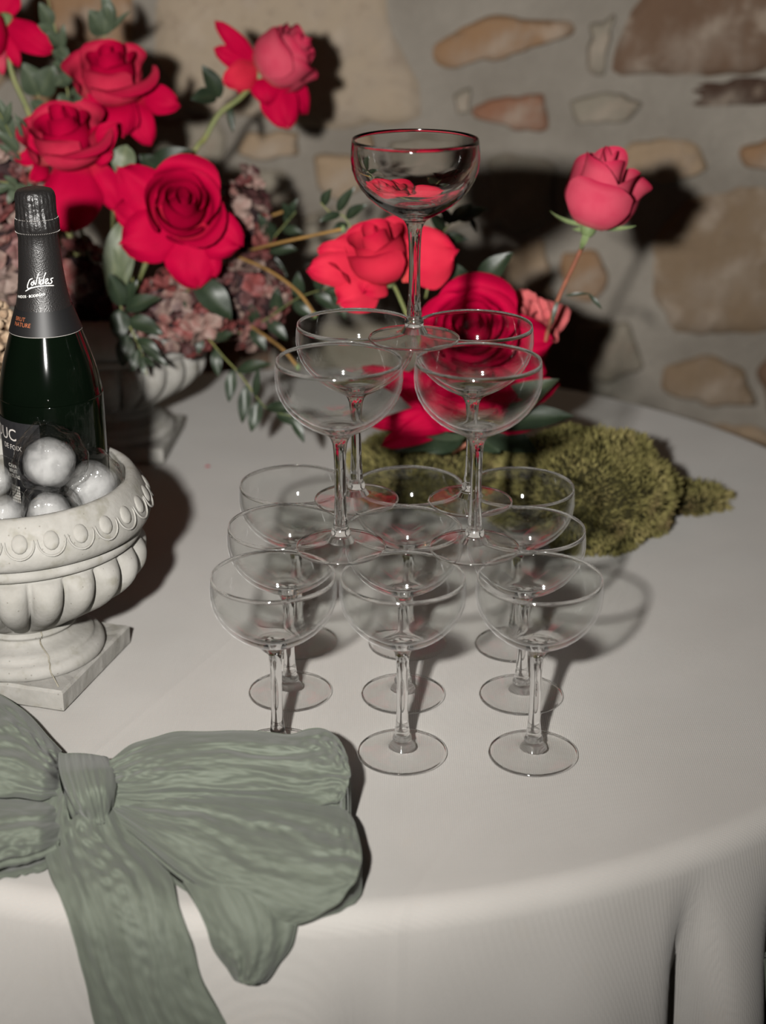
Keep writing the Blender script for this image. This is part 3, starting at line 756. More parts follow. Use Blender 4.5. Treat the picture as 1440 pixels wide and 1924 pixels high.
def sprig(name, label, stem_px, y0, y1, leaves, mat='leaf', stem_mat='stem', sr=0.0012, cat='foliage', group=None):
    """stem_px: picture points of the stem, y0..y1 its depth; leaves: (base u,v, tip u,v, width px, dy base, dy tip)"""
    n = len(stem_px); pts = [aty(u, v, y0 + (y1 - y0) * i / max(1, n - 1)) for i, (u, v) in enumerate(stem_px)]
    root = thing(name, pts[0], label, cat, group)
    sp = crom(pts, n * 4)
    part(root, 'stem', *tube(sp, [sr * (1 - 0.5 * i / (len(sp) - 1)) for i in range(len(sp))], 6), M[stem_mat])
    for k, lf in enumerate(leaves):
        bu, bv, tu, tv, wd = lf[:5]; db, dt = (lf[5], lf[6]) if len(lf) > 6 else (0, -0.01)
        # depth of the stem nearest the leaf base
        ym = min(range(n), key=lambda i: (stem_px[i][0] - bu) ** 2 + (stem_px[i][1] - bv) ** 2)
        yb = y0 + (y1 - y0) * ym / max(1, n - 1)
        P = aty(bu, bv, yb + db); Q = aty(tu, tv, yb + dt)
        v, f, pv = leaf_vf(P, Q, wd * mpp(yb), seed=k)
        obj('leaf', with_pv(mesh('leaf', [p - root.location for p in v], f), pv), M[lf[7]] if len(lf) > 7 else M[mat], root)
    return root

def rose(label, base_px, y, axis, R, Hc, N, mat, outer=(), stem=None, seed=1, curl=1.0, openk=1.0, sepals=(), leaves=(), group='roses', sub_mat=None, name='rose', ruffle=0.0, stem_mat='stem', sr=0.0022):
    """base_px: where the petals join; outer: (tip u, tip v, dy, width px, bulge, start u, start v, mat)"""
    P0 = aty(base_px[0], base_px[1], y)
    root = thing(name, P0, label, 'flower', group)
    Mx = up_axis(axis)
    cv = []
    for v, f, pv in core_petals(R, Hc, N, seed, curl, openk, ruffle): cv.append(([Mx @ p for p in v], f, pv))
    nb = int(len(cv) * 0.55)
    flower_parts(root, cv[:nb], M[mat]); flower_parts(root, cv[nb:], M[sub_mat or mat])
    k = mpp(y); patches = []
    for i, o_ in enumerate(outer):
        tu, tv, dy, wd, bl = o_[:5]; su, sv_ = o_[5:7] if len(o_) > 6 and o_[5] is not None else base_px
        P = aty(su, sv_, y + 0.004); Q = aty(tu, tv, y + dy + (0.012 if i % 2 else -0.006))
        pp = petal_patch(P, Q, wd * k * 0.94, bl * 0.8, seed=seed * 31 + i, rip=0.05, cup=(o_[7] if len(o_) > 7 else 0.12) * 1.1, curl=0.07, point=1.55, base=0.5, tipfrac=0.42)
        loc_parts(root, [pp], M[o_[8]] if len(o_) > 8 else M[mat])
    ax = Vector(axis).normalized()
    v, f = ellipsoid((0, 0, 0), (R * 0.20, R * 0.20, R * 0.26), 12, 8)
    obj('calyx', mesh('calyx', [Mx @ (Vector(p) + Vector((0, 0, -R * 0.06))) for p in v], f), M['sepal'], root)
    for i, (tu, tv, dy, wd) in enumerate(sepals):
        Q = aty(tu, tv, y + dy); v, f, pv = leaf_vf(P0, Q, wd * k, droop=-0.15, seed=i)
        obj('sepal', with_pv(mesh('sepal', [p - P0 for p in v], f), pv), M['sepal'], root)
    if stem:
        pts = [P0 - ax * R * 0.15] + [aty(u, v_, yy) for u, v_, yy in stem]
        part(root, 'stem', *tube(crom(pts, len(pts) * 5), sr, 8), M[stem_mat])
    for i, (bu, bv, tu, tv, wd, yb, yt) in enumerate(leaves):
        v, f, pv = leaf_vf(aty(bu, bv, yb), aty(tu, tv, yt), wd * mpp(yb), seed=i)
        obj('leaf', with_pv(mesh('leaf', [p - P0 for p in v], f), pv), M['leaf'], root)
    return root
UTOP = (205, 640, 1.83)      # where the left arrangement's stems gather in the urn
rose('tall red rose with drooping outer petals, topmost in the urn', (212, 184), 1.82, (0.02, -0.40, 0.91), 0.043, 0.066, 11, 'red',
     [(334, 196, -.01, 62, .18, 262, 178), (283, 270, -.03, 62, .20, 240, 186), (232, 246, -.045, 80, .25), (190, 262, -.04, 56, .25), (150, 205, -.01, 50, .2), (252, 235, -.05, 60, .2)],
     stem=[(215, 300, 1.85), UTOP], seed=3, curl=0.75, sub_mat='rosepink')
rose('broad red rose with a wide hanging petal above the bottle neck', (132, 300), 1.745, (-0.06, -0.42, 0.90), 0.045, 0.066, 11, 'red',
     [(135, 430, -.035, 130, .16, 135, 300), (228, 396, -.015, 62, .16, 180, 305), (216, 236, -.02, 60, .3, 172, 280), (30, 300, -.03, 44, .25, 80, 285), (62, 336, -.03, 40, .2, 90, 310), (206, 290, -.03, 50, .25, 170, 290), (30, 262, 0, 60, .25, 90, 290)],
     stem=[(150, 420, 1.79), UTOP], seed=8, curl=0.9, sub_mat='rosepink')
rose('red rose cut off by the picture, hanging among tall leaf sprays', (2, 40), 1.86, (-0.5, -0.3, -0.15), 0.045, 0.066, 10, 'red',
     [(96, 96, -.02, 62, .12), (34, 124, -.03, 34, .12), (-30, 110, -.02, 60, .2), (20, -30, 0, 60, .2), (4, 136, -.03, 30, .1, -10, 60, .12, 'pink')],
     stem=[(20, 130, 1.85), (55, 215, 1.85), (90, 330, 1.85), UTOP], seed=12, sr=0.0030)
rose('red rose with five flung-back petals, lowest in the urn', (338, 410), 1.70, (0.20, -0.78, 0.58), 0.043, 0.062, 12, 'red',
     [(222, 316, .0, 100, .10), (216, 394, -.01, 104, .10), (228, 458, -.02, 120, .16, 345, 425), (372, 538, -.03, 120, .18, 350, 425), (448, 462, -.01, 108, .16, 365, 420), (404, 520, -.025, 60, .10, 372, 430)],
     stem=[(330, 520, 1.76), UTOP], seed=21, curl=0.55)
rose('red rose turned away on a long stem before the stone wall', (492, 141), 1.905, (0.72, -0.12, 0.56), 0.040, 0.074, 14, 'pink',
     [(408, 42, -.02, 40, .10, 486, 125, .12, 'red'), (404, 92, -.03, 46, .12, 486, 132, .12, 'red'), (424, 152, -.03, 62, .2, 490, 130, .12, 'coral'), (446, 172, -.02, 40, .2, 490, 135, .12, 'red'),
      (540, 238, -.02, 78, .12, 506, 140, .12, 'red'), (578, 216, .01, 66, .12, 520, 135, .12, 'red'), (500, 190, -.02, 60, .2, 495, 135, .12, 'red')],
     stem=[(450, 185, 1.89), (412, 214, 1.88), (385, 260, 1.87), (362, 292, 1.86), (290, 460, 1.84), UTOP], seed=5, curl=0.3, openk=0.7, sr=0.0032,
     leaves=[(414, 184, 380, 122, 34, 1.88, 1.87), (408, 182, 358, 186, 34, 1.88, 1.86), (430, 196, 438, 250, 14, 1.89, 1.88)])
MID = (850, 850, 1.60)
rose('coral red rose on the side of the stem of the crowning glass', (728, 520), 1.60, (-0.28, -0.34, 0.90), 0.041, 0.068, 10, 'coral',
     [(584, 506, -.02, 84, .14, 705, 500), (640, 568, -.04, 110, .14, 712, 515), (858, 470, .01, 140, .12, 748, 500), (690, 545, -.045, 80, .2, 715, 515), (600, 470, -.005, 60, .2, 690, 480)],
     stem=[(742, 540, 1.605), (760, 580, 1.61), (820, 720, 1.61), MID], seed=31, curl=0.6, group='roses behind the glasses', sepals=[(760, 512, -.02, 12), (700, 524, -.03, 14)])
rose('wide open red rose seen through the second tier of glasses', (888, 640), 1.605, (-0.04, -0.74, 0.66), 0.050, 0.056, 13, 'red',
     [(1036, 640, .0, 120, .12), (960, 720, -.03, 110, .2), (850, 718, -.03, 110, .2), (800, 640, -.01, 90, .25), (1024, 700, -.01, 80, .2)],
     stem=[(885, 760, 1.61), MID], seed=44, curl=0.9, group='roses behind the glasses')
rose('loose red rose low over the moss, its petals hanging', (880, 770), 1.575, (0.0, -0.35, 0.92), 0.050, 0.055, 10, 'red',
     [(1048, 722, -.005, 80, .2), (1018, 788, -.02, 90, .2), (745, 720, .0, 90, .2), (716, 838, -.02, 62, .15), (752, 812, -.03, 60, .2), (680, 690, .01, 60, .15), (800, 742, -.04, 90, .3), (950, 775, -.04, 100, .25), (700, 800, -.01, 50, .2)],
     stem=[(878, 800, 1.59), MID], seed=52, curl=1.4, group='roses behind the glasses')
rose('ruffled salmon carnation half hidden behind the open red rose', (965, 650), 1.68, (0.05, -0.45, 0.85), 0.040, 0.062, 22, 'salmon', [(1020, 610, -.01, 40, .2, 990, 620), (1032, 660, -.01, 90, .2, None, None, .12, 'red')],
     stem=[(940, 740, 1.66), MID], seed=61, curl=1.2, ruffle=0.10, group='roses behind the glasses', name='carnation')
rose('half-closed pink rosebud standing alone on a bent russet stem', (1108, 424), 1.60, (0.22, -0.16, 0.95), 0.0410, 0.084, 9, 'pink', [],
     stem=[(1100, 450, 1.60), (1080, 495, 1.602), (1052, 555, 1.605), (1036, 600, 1.605), (1010, 680, 1.605), (940, 790, 1.605), MID], seed=73, curl=0.45, openk=1.0, group='roses behind the glasses', stem_mat='stemred',
     leaves=[(1050, 560, 1036, 614, 9, 1.605, 1.60), (1062, 556, 1112, 552, 7, 1.603, 1.60), (1106, 552, 1132, 582, 9, 1.60, 1.595)],
     sepals=[(1034, 396, -.02, 9), (1196, 424, -.02, 10), (1090, 470, -.02, 13), (1150, 408, -.04, 10), (1075, 430, 0.02, 12)])

# hydrangea heads
def hyd_mat(name, cols):
    t = NT(name); oi = t.n('ShaderNodeObjectInfo'); co = t.coord(); nz = t.noise(co, 90.0, 3)
    r = t.math('ADD', t.math('MULTIPLY', oi.outputs['Random'], 0.75), t.math('MULTIPLY', nz.outputs[0], 0.35))
    c = t.ramp(r, cols); t.pbr(c, 0.6, 0.25, t.bump(nz.outputs[0], 0.3, 0.001)); return t.m
M['hyd'] = hyd_mat('dusky_hydrangea', [(0.05, srgb(38, 20, 22)), (0.35, srgb(74, 48, 47)), (0.55, srgb(104, 50, 48)), (0.78, srgb(122, 104, 96)), (0.9, srgb(54, 28, 30))])
M['hydpale'] = hyd_mat('faded_hydrangea', [(0.05, srgb(86, 66, 62)), (0.4, srgb(122, 106, 98)), (0.7, srgb(104, 72, 70)), (0.95, srgb(132, 118, 108))])
def floret_mesh(seed, r):
    rg = random.Random(seed); out = []; pvs = []
    for k in range(4):
        a = k * PI / 2 + rg.uniform(-.2, .2); el = rg.uniform(0.05, 0.7)
        d = Vector((math.cos(a) * math.cos(el), math.sin(a) * math.cos(el), math.sin(el)))
        v, f, pv = petal_patch(Vector((0, 0, 0)), d * r, r * 1.05, 0.1, Vector((0, 0, 1)), rng.uniform(-.2, .25), rg.uniform(-.2, .3), seed * 5 + k, 0.06, nr=5, nc=5)
        out.append((v, f)); pvs += pv
    V, F = join(*out); return with_pv(mesh('floret', V, F), pvs)
M['hydshade'] = simple('hydrangea_gap_shade', (0.016, 0.008, 0.009, 1), (0.03, 0.014, 0.015, 1), 60, 0.9)  # near-black core: the shade between florets is put into its colour
flm = [floret_mesh(900 + k, 0.0135) for k in range(5)]; flp = [m.copy() for m in flm]
for m in flm: m.materials.append(M['hyd'])
for m in flp: m.materials.append(M['hydpale'])
def hydrangea(label, u, v, y, rx, ry, rz, n, pale=False, stem_to=UTOP, seed=0):
    c = aty(u, v, y); root = thing('hydrangea_head', c, label, 'flower', 'hydrangeas in the urn'); rg = random.Random(seed)
    part(root, 'core', *ellipsoid(c, (rx * 0.72, ry * 0.72, rz * 0.72), 14, 10, 0.1, 2), M['hydshade'])
    part(root, 'stem', *tube(crom([c - Vector((0, -ry * .3, rz * 0.6)), aty(stem_to[0], stem_to[1], stem_to[2])], 6), 0.003, 8), M['stem'])
    for i in range(n):
        z = 1 - 2 * (i + 0.5) / n; a = i * 2.39996; q = math.sqrt(1 - z * z)
        d = Vector((q * math.cos(a), q * math.sin(a), z))
        if d.y > 0.55: continue
        p = Vector((d.x * rx, d.y * ry, d.z * rz)) * rg.uniform(0.78, 1.10)
        nrm = (d + Vector((rg.uniform(-.5, .5), rg.uniform(-.5, .5), rg.uniform(-.5, .5)))).normalized()
        m = nrm.to_track_quat('Z', 'Y').to_matrix().to_4x4() @ Matrix.Rotation(rg.uniform(0, 6), 4, 'Z') @ Matrix.Scale(rg.uniform(.75, 1.25), 4)
        m.translation = p
        obj('floret', (flp if pale and rg.random() < .8 else flm)[rg.randrange(5)], None, root, m)
hydrangea('dusky maroon hydrangea head beside the lowest red rose', 468, 560, 1.79, 0.042, 0.040, 0.052, 90, seed=1)
hydrangea('tall dusky pink hydrangea spike of florets behind the lowest red rose', 462, 428, 1.82, 0.024, 0.028, 0.056, 60, seed=2)
hydrangea('dusky maroon hydrangea head over the white urn bowl', 338, 585, 1.745, 0.052, 0.040, 0.040, 90, seed=3)
hydrangea('faded pinkish hydrangea head behind the foil neck of the bottle', 12, 480, 1.66, 0.036, 0.034, 0.046, 80, True, (90, 680, 1.82), seed=4)
hydrangea('dark hydrangea head on the far side of the bottle neck', -6, 345, 1.74, 0.040, 0.034, 0.045, 60, stem_to=(60, 680, 1.82), seed=5)
hydrangea('shadowed maroon hydrangea head between bottle neck and pale leaf', 150, 540, 1.80, 0.038, 0.034, 0.05, 60, seed=6)

# cream cockscomb
M['cream'] = simple('cream_plush', srgb(168, 148, 124), srgb(120, 98, 78), 120, 0.85, bump=0.6, bscale=400, bdist=0.002)
def cockscomb():
    c = aty(6, 640, 1.46); root = thing('cockscomb_flower', c, 'cream plush cockscomb flower at the back of the bottle', 'flower'); rg = random.Random(9)
    for k in range(46):
        z = 1 - 2 * (k + 0.5) / 46; a = k * 2.4; q = math.sqrt(1 - z * z)
        p = c + Vector((q * math.cos(a) * 0.018 - 0.006, q * math.sin(a) * 0.018, z * 0.036))
        v, f = ellipsoid(p, [rg.uniform(.004, .0075) for _ in range(3)], 10, 7, 0.25, 3, k)
        part(root, 'tuft', v, f, M['cream'])
    part(root, 'stem', *tube([c - Vector((0, 0, 0.03)), c - Vector((0.03, -0.12, 0.15)), (U2.x + .02, U2.y - .03, 0.15)], 0.003, 8), M['stem'])
cockscomb()

# sprays of leaves
sprig('ruscus_spray', 'dark green leaf spray falling over the white urn bowl', [(222, 560), (232, 590), (252, 630), (268, 668), (276, 705)], 1.70, 1.66,
      [(229, 575, 206, 512, 34), (232, 572, 258, 526, 30), (235, 582, 304, 560, 34), (226, 580, 224, 640, 40), (240, 600, 306, 628, 36), (240, 628, 230, 690, 36), (256, 636, 300, 664, 24), (262, 655, 248, 700, 22), (268, 668, 270, 705, 14), (270, 672, 290, 690, 14), (262, 650, 318, 690, 16)])
sprig('ruscus_spray', 'long leaf spray trailing from the urn towards the glasses', [(366, 610), (392, 636), (418, 668), (450, 702), (484, 748), (506, 770), (548, 782)], 1.735, 1.60,
      [(404, 655, 410, 708, 22), (438, 694, 430, 756, 24), (444, 698, 512, 684, 26), (464, 722, 455, 796, 26), (488, 752, 472, 812, 28), (480, 745, 486, 690, 16), (500, 766, 560, 770, 26), (520, 776, 556, 800, 22), (548, 782, 572, 832, 20), (552, 780, 600, 800, 18), (400, 640, 440, 626, 22), (380, 622, 372, 668, 20)])
sprig('leaf_spray', 'upright spray of small dull leaves above the broad red rose', [(138, 250), (128, 180), (116, 100), (100, 40), (88, -10)], 1.84, 1.85,
      [(96, 50, 74, 4, 30), (104, 62, 70, 46, 28), (112, 86, 88, 60, 26), (116, 92, 120, 44, 16), (118, 110, 96, 96, 24), (122, 130, 98, 118, 30), (126, 150, 104, 160, 30), (126, 140, 140, 100, 20), (130, 172, 152, 180, 22), (130, 180, 108, 200, 26), (134, 205, 164, 182, 22), (134, 215, 112, 226, 30), (126, 160, 132, 110, 18), (112, 84, 128, 120, 20)], 'leafmid')
sprig('leaf_spray', 'broad grey-green leaf standing over the topmost red rose', [(200, 150), (196, 100), (196, 62)], 1.86, 1.86, [(196, 66, 168, 18, 44), (196, 66, 205, 0, 34), (206, 60, 246, 20, 12), (214, 50, 190, -20, 24)], 'leafmid')
sprig('leaf_spray', 'dark broad leaves between the cut-off rose and the broad red rose', [(110, 330), (84, 240), (70, 170)], 1.87, 1.88, [(72, 180, 44, 118, 50), (76, 180, 104, 122, 48), (80, 210, 56, 190, 30), (88, 250, 60, 226, 30)], 'leafmid')
sprig('leaf_spray', 'narrow leaves crossing the edge of the arrangement beside the cut-off rose', [(60, 330), (28, 270), (8, 230), (-20, 180)], 1.74, 1.70, [(24, 262, -6, 180, 26), (20, 250, -14, 226, 22), (36, 284, -8, 246, 24), (44, 268, 26, 210, 8), (40, 300, -10, 270, 16), (10, 235, 22, 190, 16), (50, 240, 26, 214, 6)], 'leafmid')
sprig('leaf_spray', 'bunch of curled narrow leaves beside the bottle cap', [(90, 420), (60, 370), (20, 345), (-20, 340)], 1.70, 1.66, [(56, 364, 30, 345, 16), (50, 362, 18, 372, 18), (40, 356, 4, 350, 18), (34, 352, 6, 330, 16), (30, 352, 14, 384, 16), (46, 360, 34, 388, 16), (20, 346, -14, 366, 18), (62, 370, 52, 340, 14), (66, 376, 40, 372, 16)], 'leafmid')
sprig('rose_leaves', 'pale folded leaf hanging between the broad and the lowest red rose', [(250, 420), (240, 350), (236, 290)], 1.77, 1.76, [(238, 272, 226, 336, 46)], 'leafpale')
sprig('rose_leaves', 'long pale green leaf under the lowest red rose', [(250, 540), (244, 470), (238, 410)], 1.755, 1.74, [(236, 408, 206, 556, 52), (232, 420, 236, 540, 40)], 'leafpale')
sprig('rose_leaves', 'dark glossy leaf below the lowest red rose', [(330, 580), (352, 548), (366, 530)], 1.73, 1.70, [(364, 522, 436, 602, 56), (350, 545, 330, 600, 30)])
sprig('rose_leaves', 'dark leaves behind the top of the lowest red rose', [(300, 420), (300, 350), (296, 320)], 1.80, 1.81, [(278, 330, 362, 282, 54), (300, 330, 262, 290, 40), (310, 340, 350, 330, 40)])
sprig('ruscus_spray', 'thin spray of oval leaves above the coral rose', [(700, 560), (672, 470), (650, 410), (622, 400), (602, 380)], 1.70, 1.72, [(606, 386, 624, 354, 20), (634, 398, 668, 350, 20), (640, 402, 600, 416, 18), (650, 410, 690, 384, 22), (654, 420, 622, 438, 20), (662, 440, 700, 420, 24), (668, 460, 640, 480, 20)])
sprig('ruscus_spray', 'dark oval leaves past the stem of the crowning glass', [(800, 560), (820, 470), (842, 424), (870, 410)], 1.68, 1.70, [(846, 418, 890, 382, 24), (862, 414, 918, 392, 26), (884, 408, 896, 438, 10), (836, 436, 806, 400, 26), (830, 448, 880, 450, 24), (816, 480, 860, 500, 30), (848, 420, 822, 386, 20)])
sprig('rose_leaves', 'large dark leaf pointing up beside the open red rose', [(870, 640), (880, 580), (896, 540)], 1.66, 1.65, [(894, 540, 966, 474, 46), (880, 560, 850, 490, 40), (878, 580, 930, 560, 40), (872, 600, 820, 560, 40)])
sprig('rose_leaves', 'green leaves spread beneath the loose red rose', [(860, 840), (880, 815), (905, 800)], 1.60, 1.57, [(905, 806, 1052, 712, 70, 0, -.03, 'leafmid'), (880, 815, 756, 800, 60, 0, -.02, 'leafmid'), (900, 805, 1010, 850, 60), (880, 812, 940, 850, 50), (870, 820, 800, 850, 50), (900, 800, 1080, 782, 56), (870, 820, 740, 850, 40)])
sprig('ruscus_spray', 'fine dark leaf spray filling the gap between urn and coral rose', [(400, 600), (470, 500), (520, 440), (556, 398)], 1.84, 1.80, [(500, 470, 560, 470, 26), (510, 455, 486, 400, 26), (520, 440, 490, 420, 22), (536, 420, 560, 372, 18), (490, 480, 540, 520, 26), (480, 500, 520, 540, 26), (530, 430, 570, 440, 20), (470, 510, 440, 470, 24), (545, 410, 530, 380, 18)])
sprig('ruscus_spray', 'shadowed leaf spray reaching from the urn to the coral rose', [(420, 640), (500, 600), (560, 560), (620, 540)], 1.80, 1.68, [(500, 600, 540, 640, 26), (520, 590, 520, 540, 26), (550, 566, 590, 600, 26), (560, 560, 560, 510, 26), (590, 550, 640, 590, 24), (600, 546, 600, 500, 22), (470, 616, 500, 660, 26), (480, 610, 470, 570, 24), (610, 545, 660, 560, 22), (620, 540, 650, 600, 22)])
def twig(label, pts):
    P = [aty(u, v, y) for u, v, y in pts]; root = thing('straw_twig', P[0], label, 'twig')
    part(root, 'stalk', *tube(crom(P, len(P) * 4), 0.0018, 7), M['twig'])
    part(root, 'bud', *ellipsoid(P[-1], (0.0026, 0.0026, 0.004), 8, 6), M['sepal'])
twig('straw-coloured twig running level behind the coral rose', [(470, 470, 1.78), (530, 455, 1.74), (590, 442, 1.71), (645, 430, 1.69)])
twig('thin straw twig slanting down below the level one', [(440, 480, 1.79), (505, 508, 1.74), (560, 548, 1.70), (592, 592, 1.67)])
twig('low straw twig slanting from the urn hydrangea towards the glasses', [(440, 590, 1.80), (485, 622, 1.74), (530, 655, 1.68), (560, 690, 1.66)])
twig('short brown twig crossing the wall shadow above the level twig', [(480, 415, 1.84), (520, 402, 1.83), (552, 390, 1.82)])
# fallen petal scrap on the cloth
pp = atz(390, 877, 0.0015); pr = thing('fallen_petal', pp, 'tiny red petal scrap on the cloth by the back urn', 'petal')
v, f, pv = petal_patch(pp + Vector((-.003, 0, .0004)), pp + Vector((.003, .001, .001)), 0.005, 0.2, Vector((0, 0, 1)), nr=5, nc=5)
loc_parts(pr, [(v, f, pv)], M['red'], 'petal_blade')

# ================================================================== moss
M['moss'] = simple('moss_body', srgb(44, 42, 24), srgb(32, 30, 18), 60, 0.95, 0.05, bump=0.8, bscale=160, bdist=0.004)
def moss_fibre_mat():
    t = NT('moss_fibre'); co = t.coord(); n1 = t.noise(co, 24.0, 4); n2 = t.noise(co, 300.0, 2); n3 = t.noise(co, 13.0, 3)
    c = t.ramp(n1.outputs[0], [(0.3, srgb(78, 74, 42)), (0.52, srgb(110, 104, 64)), (0.7, srgb(134, 124, 82))])
    c = t.mix(t.math('MULTIPLY', n2.outputs[0], 0.4), c, srgb(44, 42, 24))
    c = t.mix(t.math('MULTIPLY', sstep_node(t, n3.outputs[0], 0.56, 0.72), 0.75), c, srgb(84, 66, 50))
    t.pbr(c, 0.9, 0.05); return t.m
M['mossf'] = moss_fibre_mat()
def moss(label, c, r, n, seed, fl=0.0065, flat=0.3, name='moss_mound', lumps=0.22):
    c = Vector(c); root = thing(name, (c.x, c.y, 0.001), label, 'moss', 'moss on the table'); rg = random.Random(seed)
    def surf(d):
        k = 1 + lumps * mnoise.noise(d * 2.1 + Vector((seed, 0, 0))) + lumps * 0.35 * mnoise.noise(d * 6 + Vector((0, seed, 0)))
        p = Vector((d.x * r[0], d.y * r[1], d.z * r[2])) * k
        return Vector((c.x + p.x, c.y + p.y, max(0.0015, c.z + p.z)))
    v = []; nu, nv = 40, 22
    for i in range(nv + 1):
        ph = -PI / 2 + PI * (0.01 + 0.98 * i / nv)
        for j in range(nu):
            th = 2 * PI * j / nu; v.append(surf(Vector((math.cos(ph) * math.cos(th), math.cos(ph) * math.sin(th), math.sin(ph)))))
    f = grid_faces(nv + 1, nu, True); f.append(tuple(range(nu - 1, -1, -1))); f.append(tuple(range(nv * nu, (nv + 1) * nu)))
    part(root, 'clump', v, f, M['moss'])
    V, F = [], []
    for i in range(n):
        z = rg.uniform(-0.9, 1); a = rg.uniform(0, 2 * PI); q = math.sqrt(1 - z * z)
        d = Vector((q * math.cos(a), q * math.sin(a), z)); p = surf(d)
        if p.z < 0.002 and rg.random() < 0.7: continue
        nrm = Vector((d.x / r[0], d.y / r[1], d.z / r[2])).normalized()
        t = (nrm + Vector((rg.uniform(-1, 1), rg.uniform(-1, 1), rg.uniform(-.7, 1))) * 0.75).normalized()
        s = t.cross(Vector((rg.uniform(-1, 1), rg.uniform(-1, 1), rg.uniform(-1, 1)))); s = s.normalized() if s.length > 1e-3 else Vector((1, 0, 0))
        L = fl * rg.uniform(0.6, 1.5); w_ = 0.00055 * rg.uniform(.7, 1.5); k = len(V)
        tip = p + t * L; tip.z = max(tip.z, 0.0015)
        b2 = p - nrm * 0.001
        V += [b2 - s * w_, b2 + s * w_, p + t * L * 0.55 + s * w_ * 1.3, tip, p + t * L * 0.55 - s * w_ * 1.3]
        F.append((k, k + 1, k + 2, k + 3, k + 4))
    for q in V: q.z = max(q.z, 0.0012)
    tag(part(root, 'moss_fibre', V, F, M['mossf'], False), kind='stuff')
    return root
pm = atz(1120, 1010)
moss('big round moss mound beside the glass tower', (0.208, 1.570, 0.040), (0.094, 0.080, 0.064), 17000, 3)
moss('low moss mound behind the back row of glasses', (0.060, 1.690, 0.022), (0.092, 0.078, 0.046), 13000, 7)
moss('small loose tuft of moss at the tip of the big mound', (0.315, 1.640, 0.006), (0.058, 0.032, 0.016), 3600, 11, name='moss_tuft', lumps=0.5)

# ================================================================== sage ribbon bow
def ribbon_mat():
    t = NT('sage_gauze'); uv = t.coord('UV'); co = t.coord()
    mp = t.n('ShaderNodeMapping'); mp.inputs['Scale'].default_value = (20.0, 1.3, 1.0); t.l(uv, mp.inputs[0])
    n1 = t.noise(mp.outputs[0], 1.0, 5, 0.6)
    mp2 = t.n('ShaderNodeMapping'); mp2.inputs['Scale'].default_value = (70.0, 6.0, 1.0); t.l(uv, mp2.inputs[0])
    n2 = t.noise(mp2.outputs[0], 1.0, 4, 0.6); n3 = t.noise(co, 22.0, 3); n4 = t.noise(co, 1500.0, 2)
    c = t.ramp(n1.outputs[0], [(0.28, (0.074, 0.084, 0.066, 1)), (0.5, (0.095, 0.107, 0.086, 1)), (0.72, (0.114, 0.128, 0.106, 1))])
    c = t.mix(t.math('MULTIPLY', n3.outputs[0], 0.30), c, (0.078, 0.090, 0.069, 1))
    h = t.math('ADD', t.math('MULTIPLY', n1.outputs[0], 1.0), t.math('ADD', t.math('MULTIPLY', n2.outputs[0], 0.6), t.math('MULTIPLY', n4.outputs[0], 0.12)))
    t.pbr(c, 0.8, 0.15, t.bump(h, 0.22, 0.0016), Sheen_Weight=0.1); return t.m
M['sage'] = ribbon_mat()
def cloth_sd(p):                       # distance to the draped table
    e = 0.019; q = Vector((math.hypot(p.x - TC.x, p.y - TC.y) - (TR - e), p.z + e))
    return Vector((max(q.x, 0), max(q.y, 0))).length + min(max(q.x, q.y), 0.0) - e
def surf_pt(u, v, h):
    """the place over the cloth seen at u, v, at height h above it, and the cloth's normal there"""
    d = ray(u, v).normalized(); p = Vector((0, 0, CAM_H)); 
    for k in range(90):
        s = cloth_sd(p) - h; p = p + d * s
        if s < 1e-5: break
    g = 1e-4
    n = Vector([cloth_sd(p + Vector(x)) - cloth_sd(p - Vector(x)) for x in ((g, 0, 0), (0, g, 0), (0, 0, g))]).normalized()
    return p, n
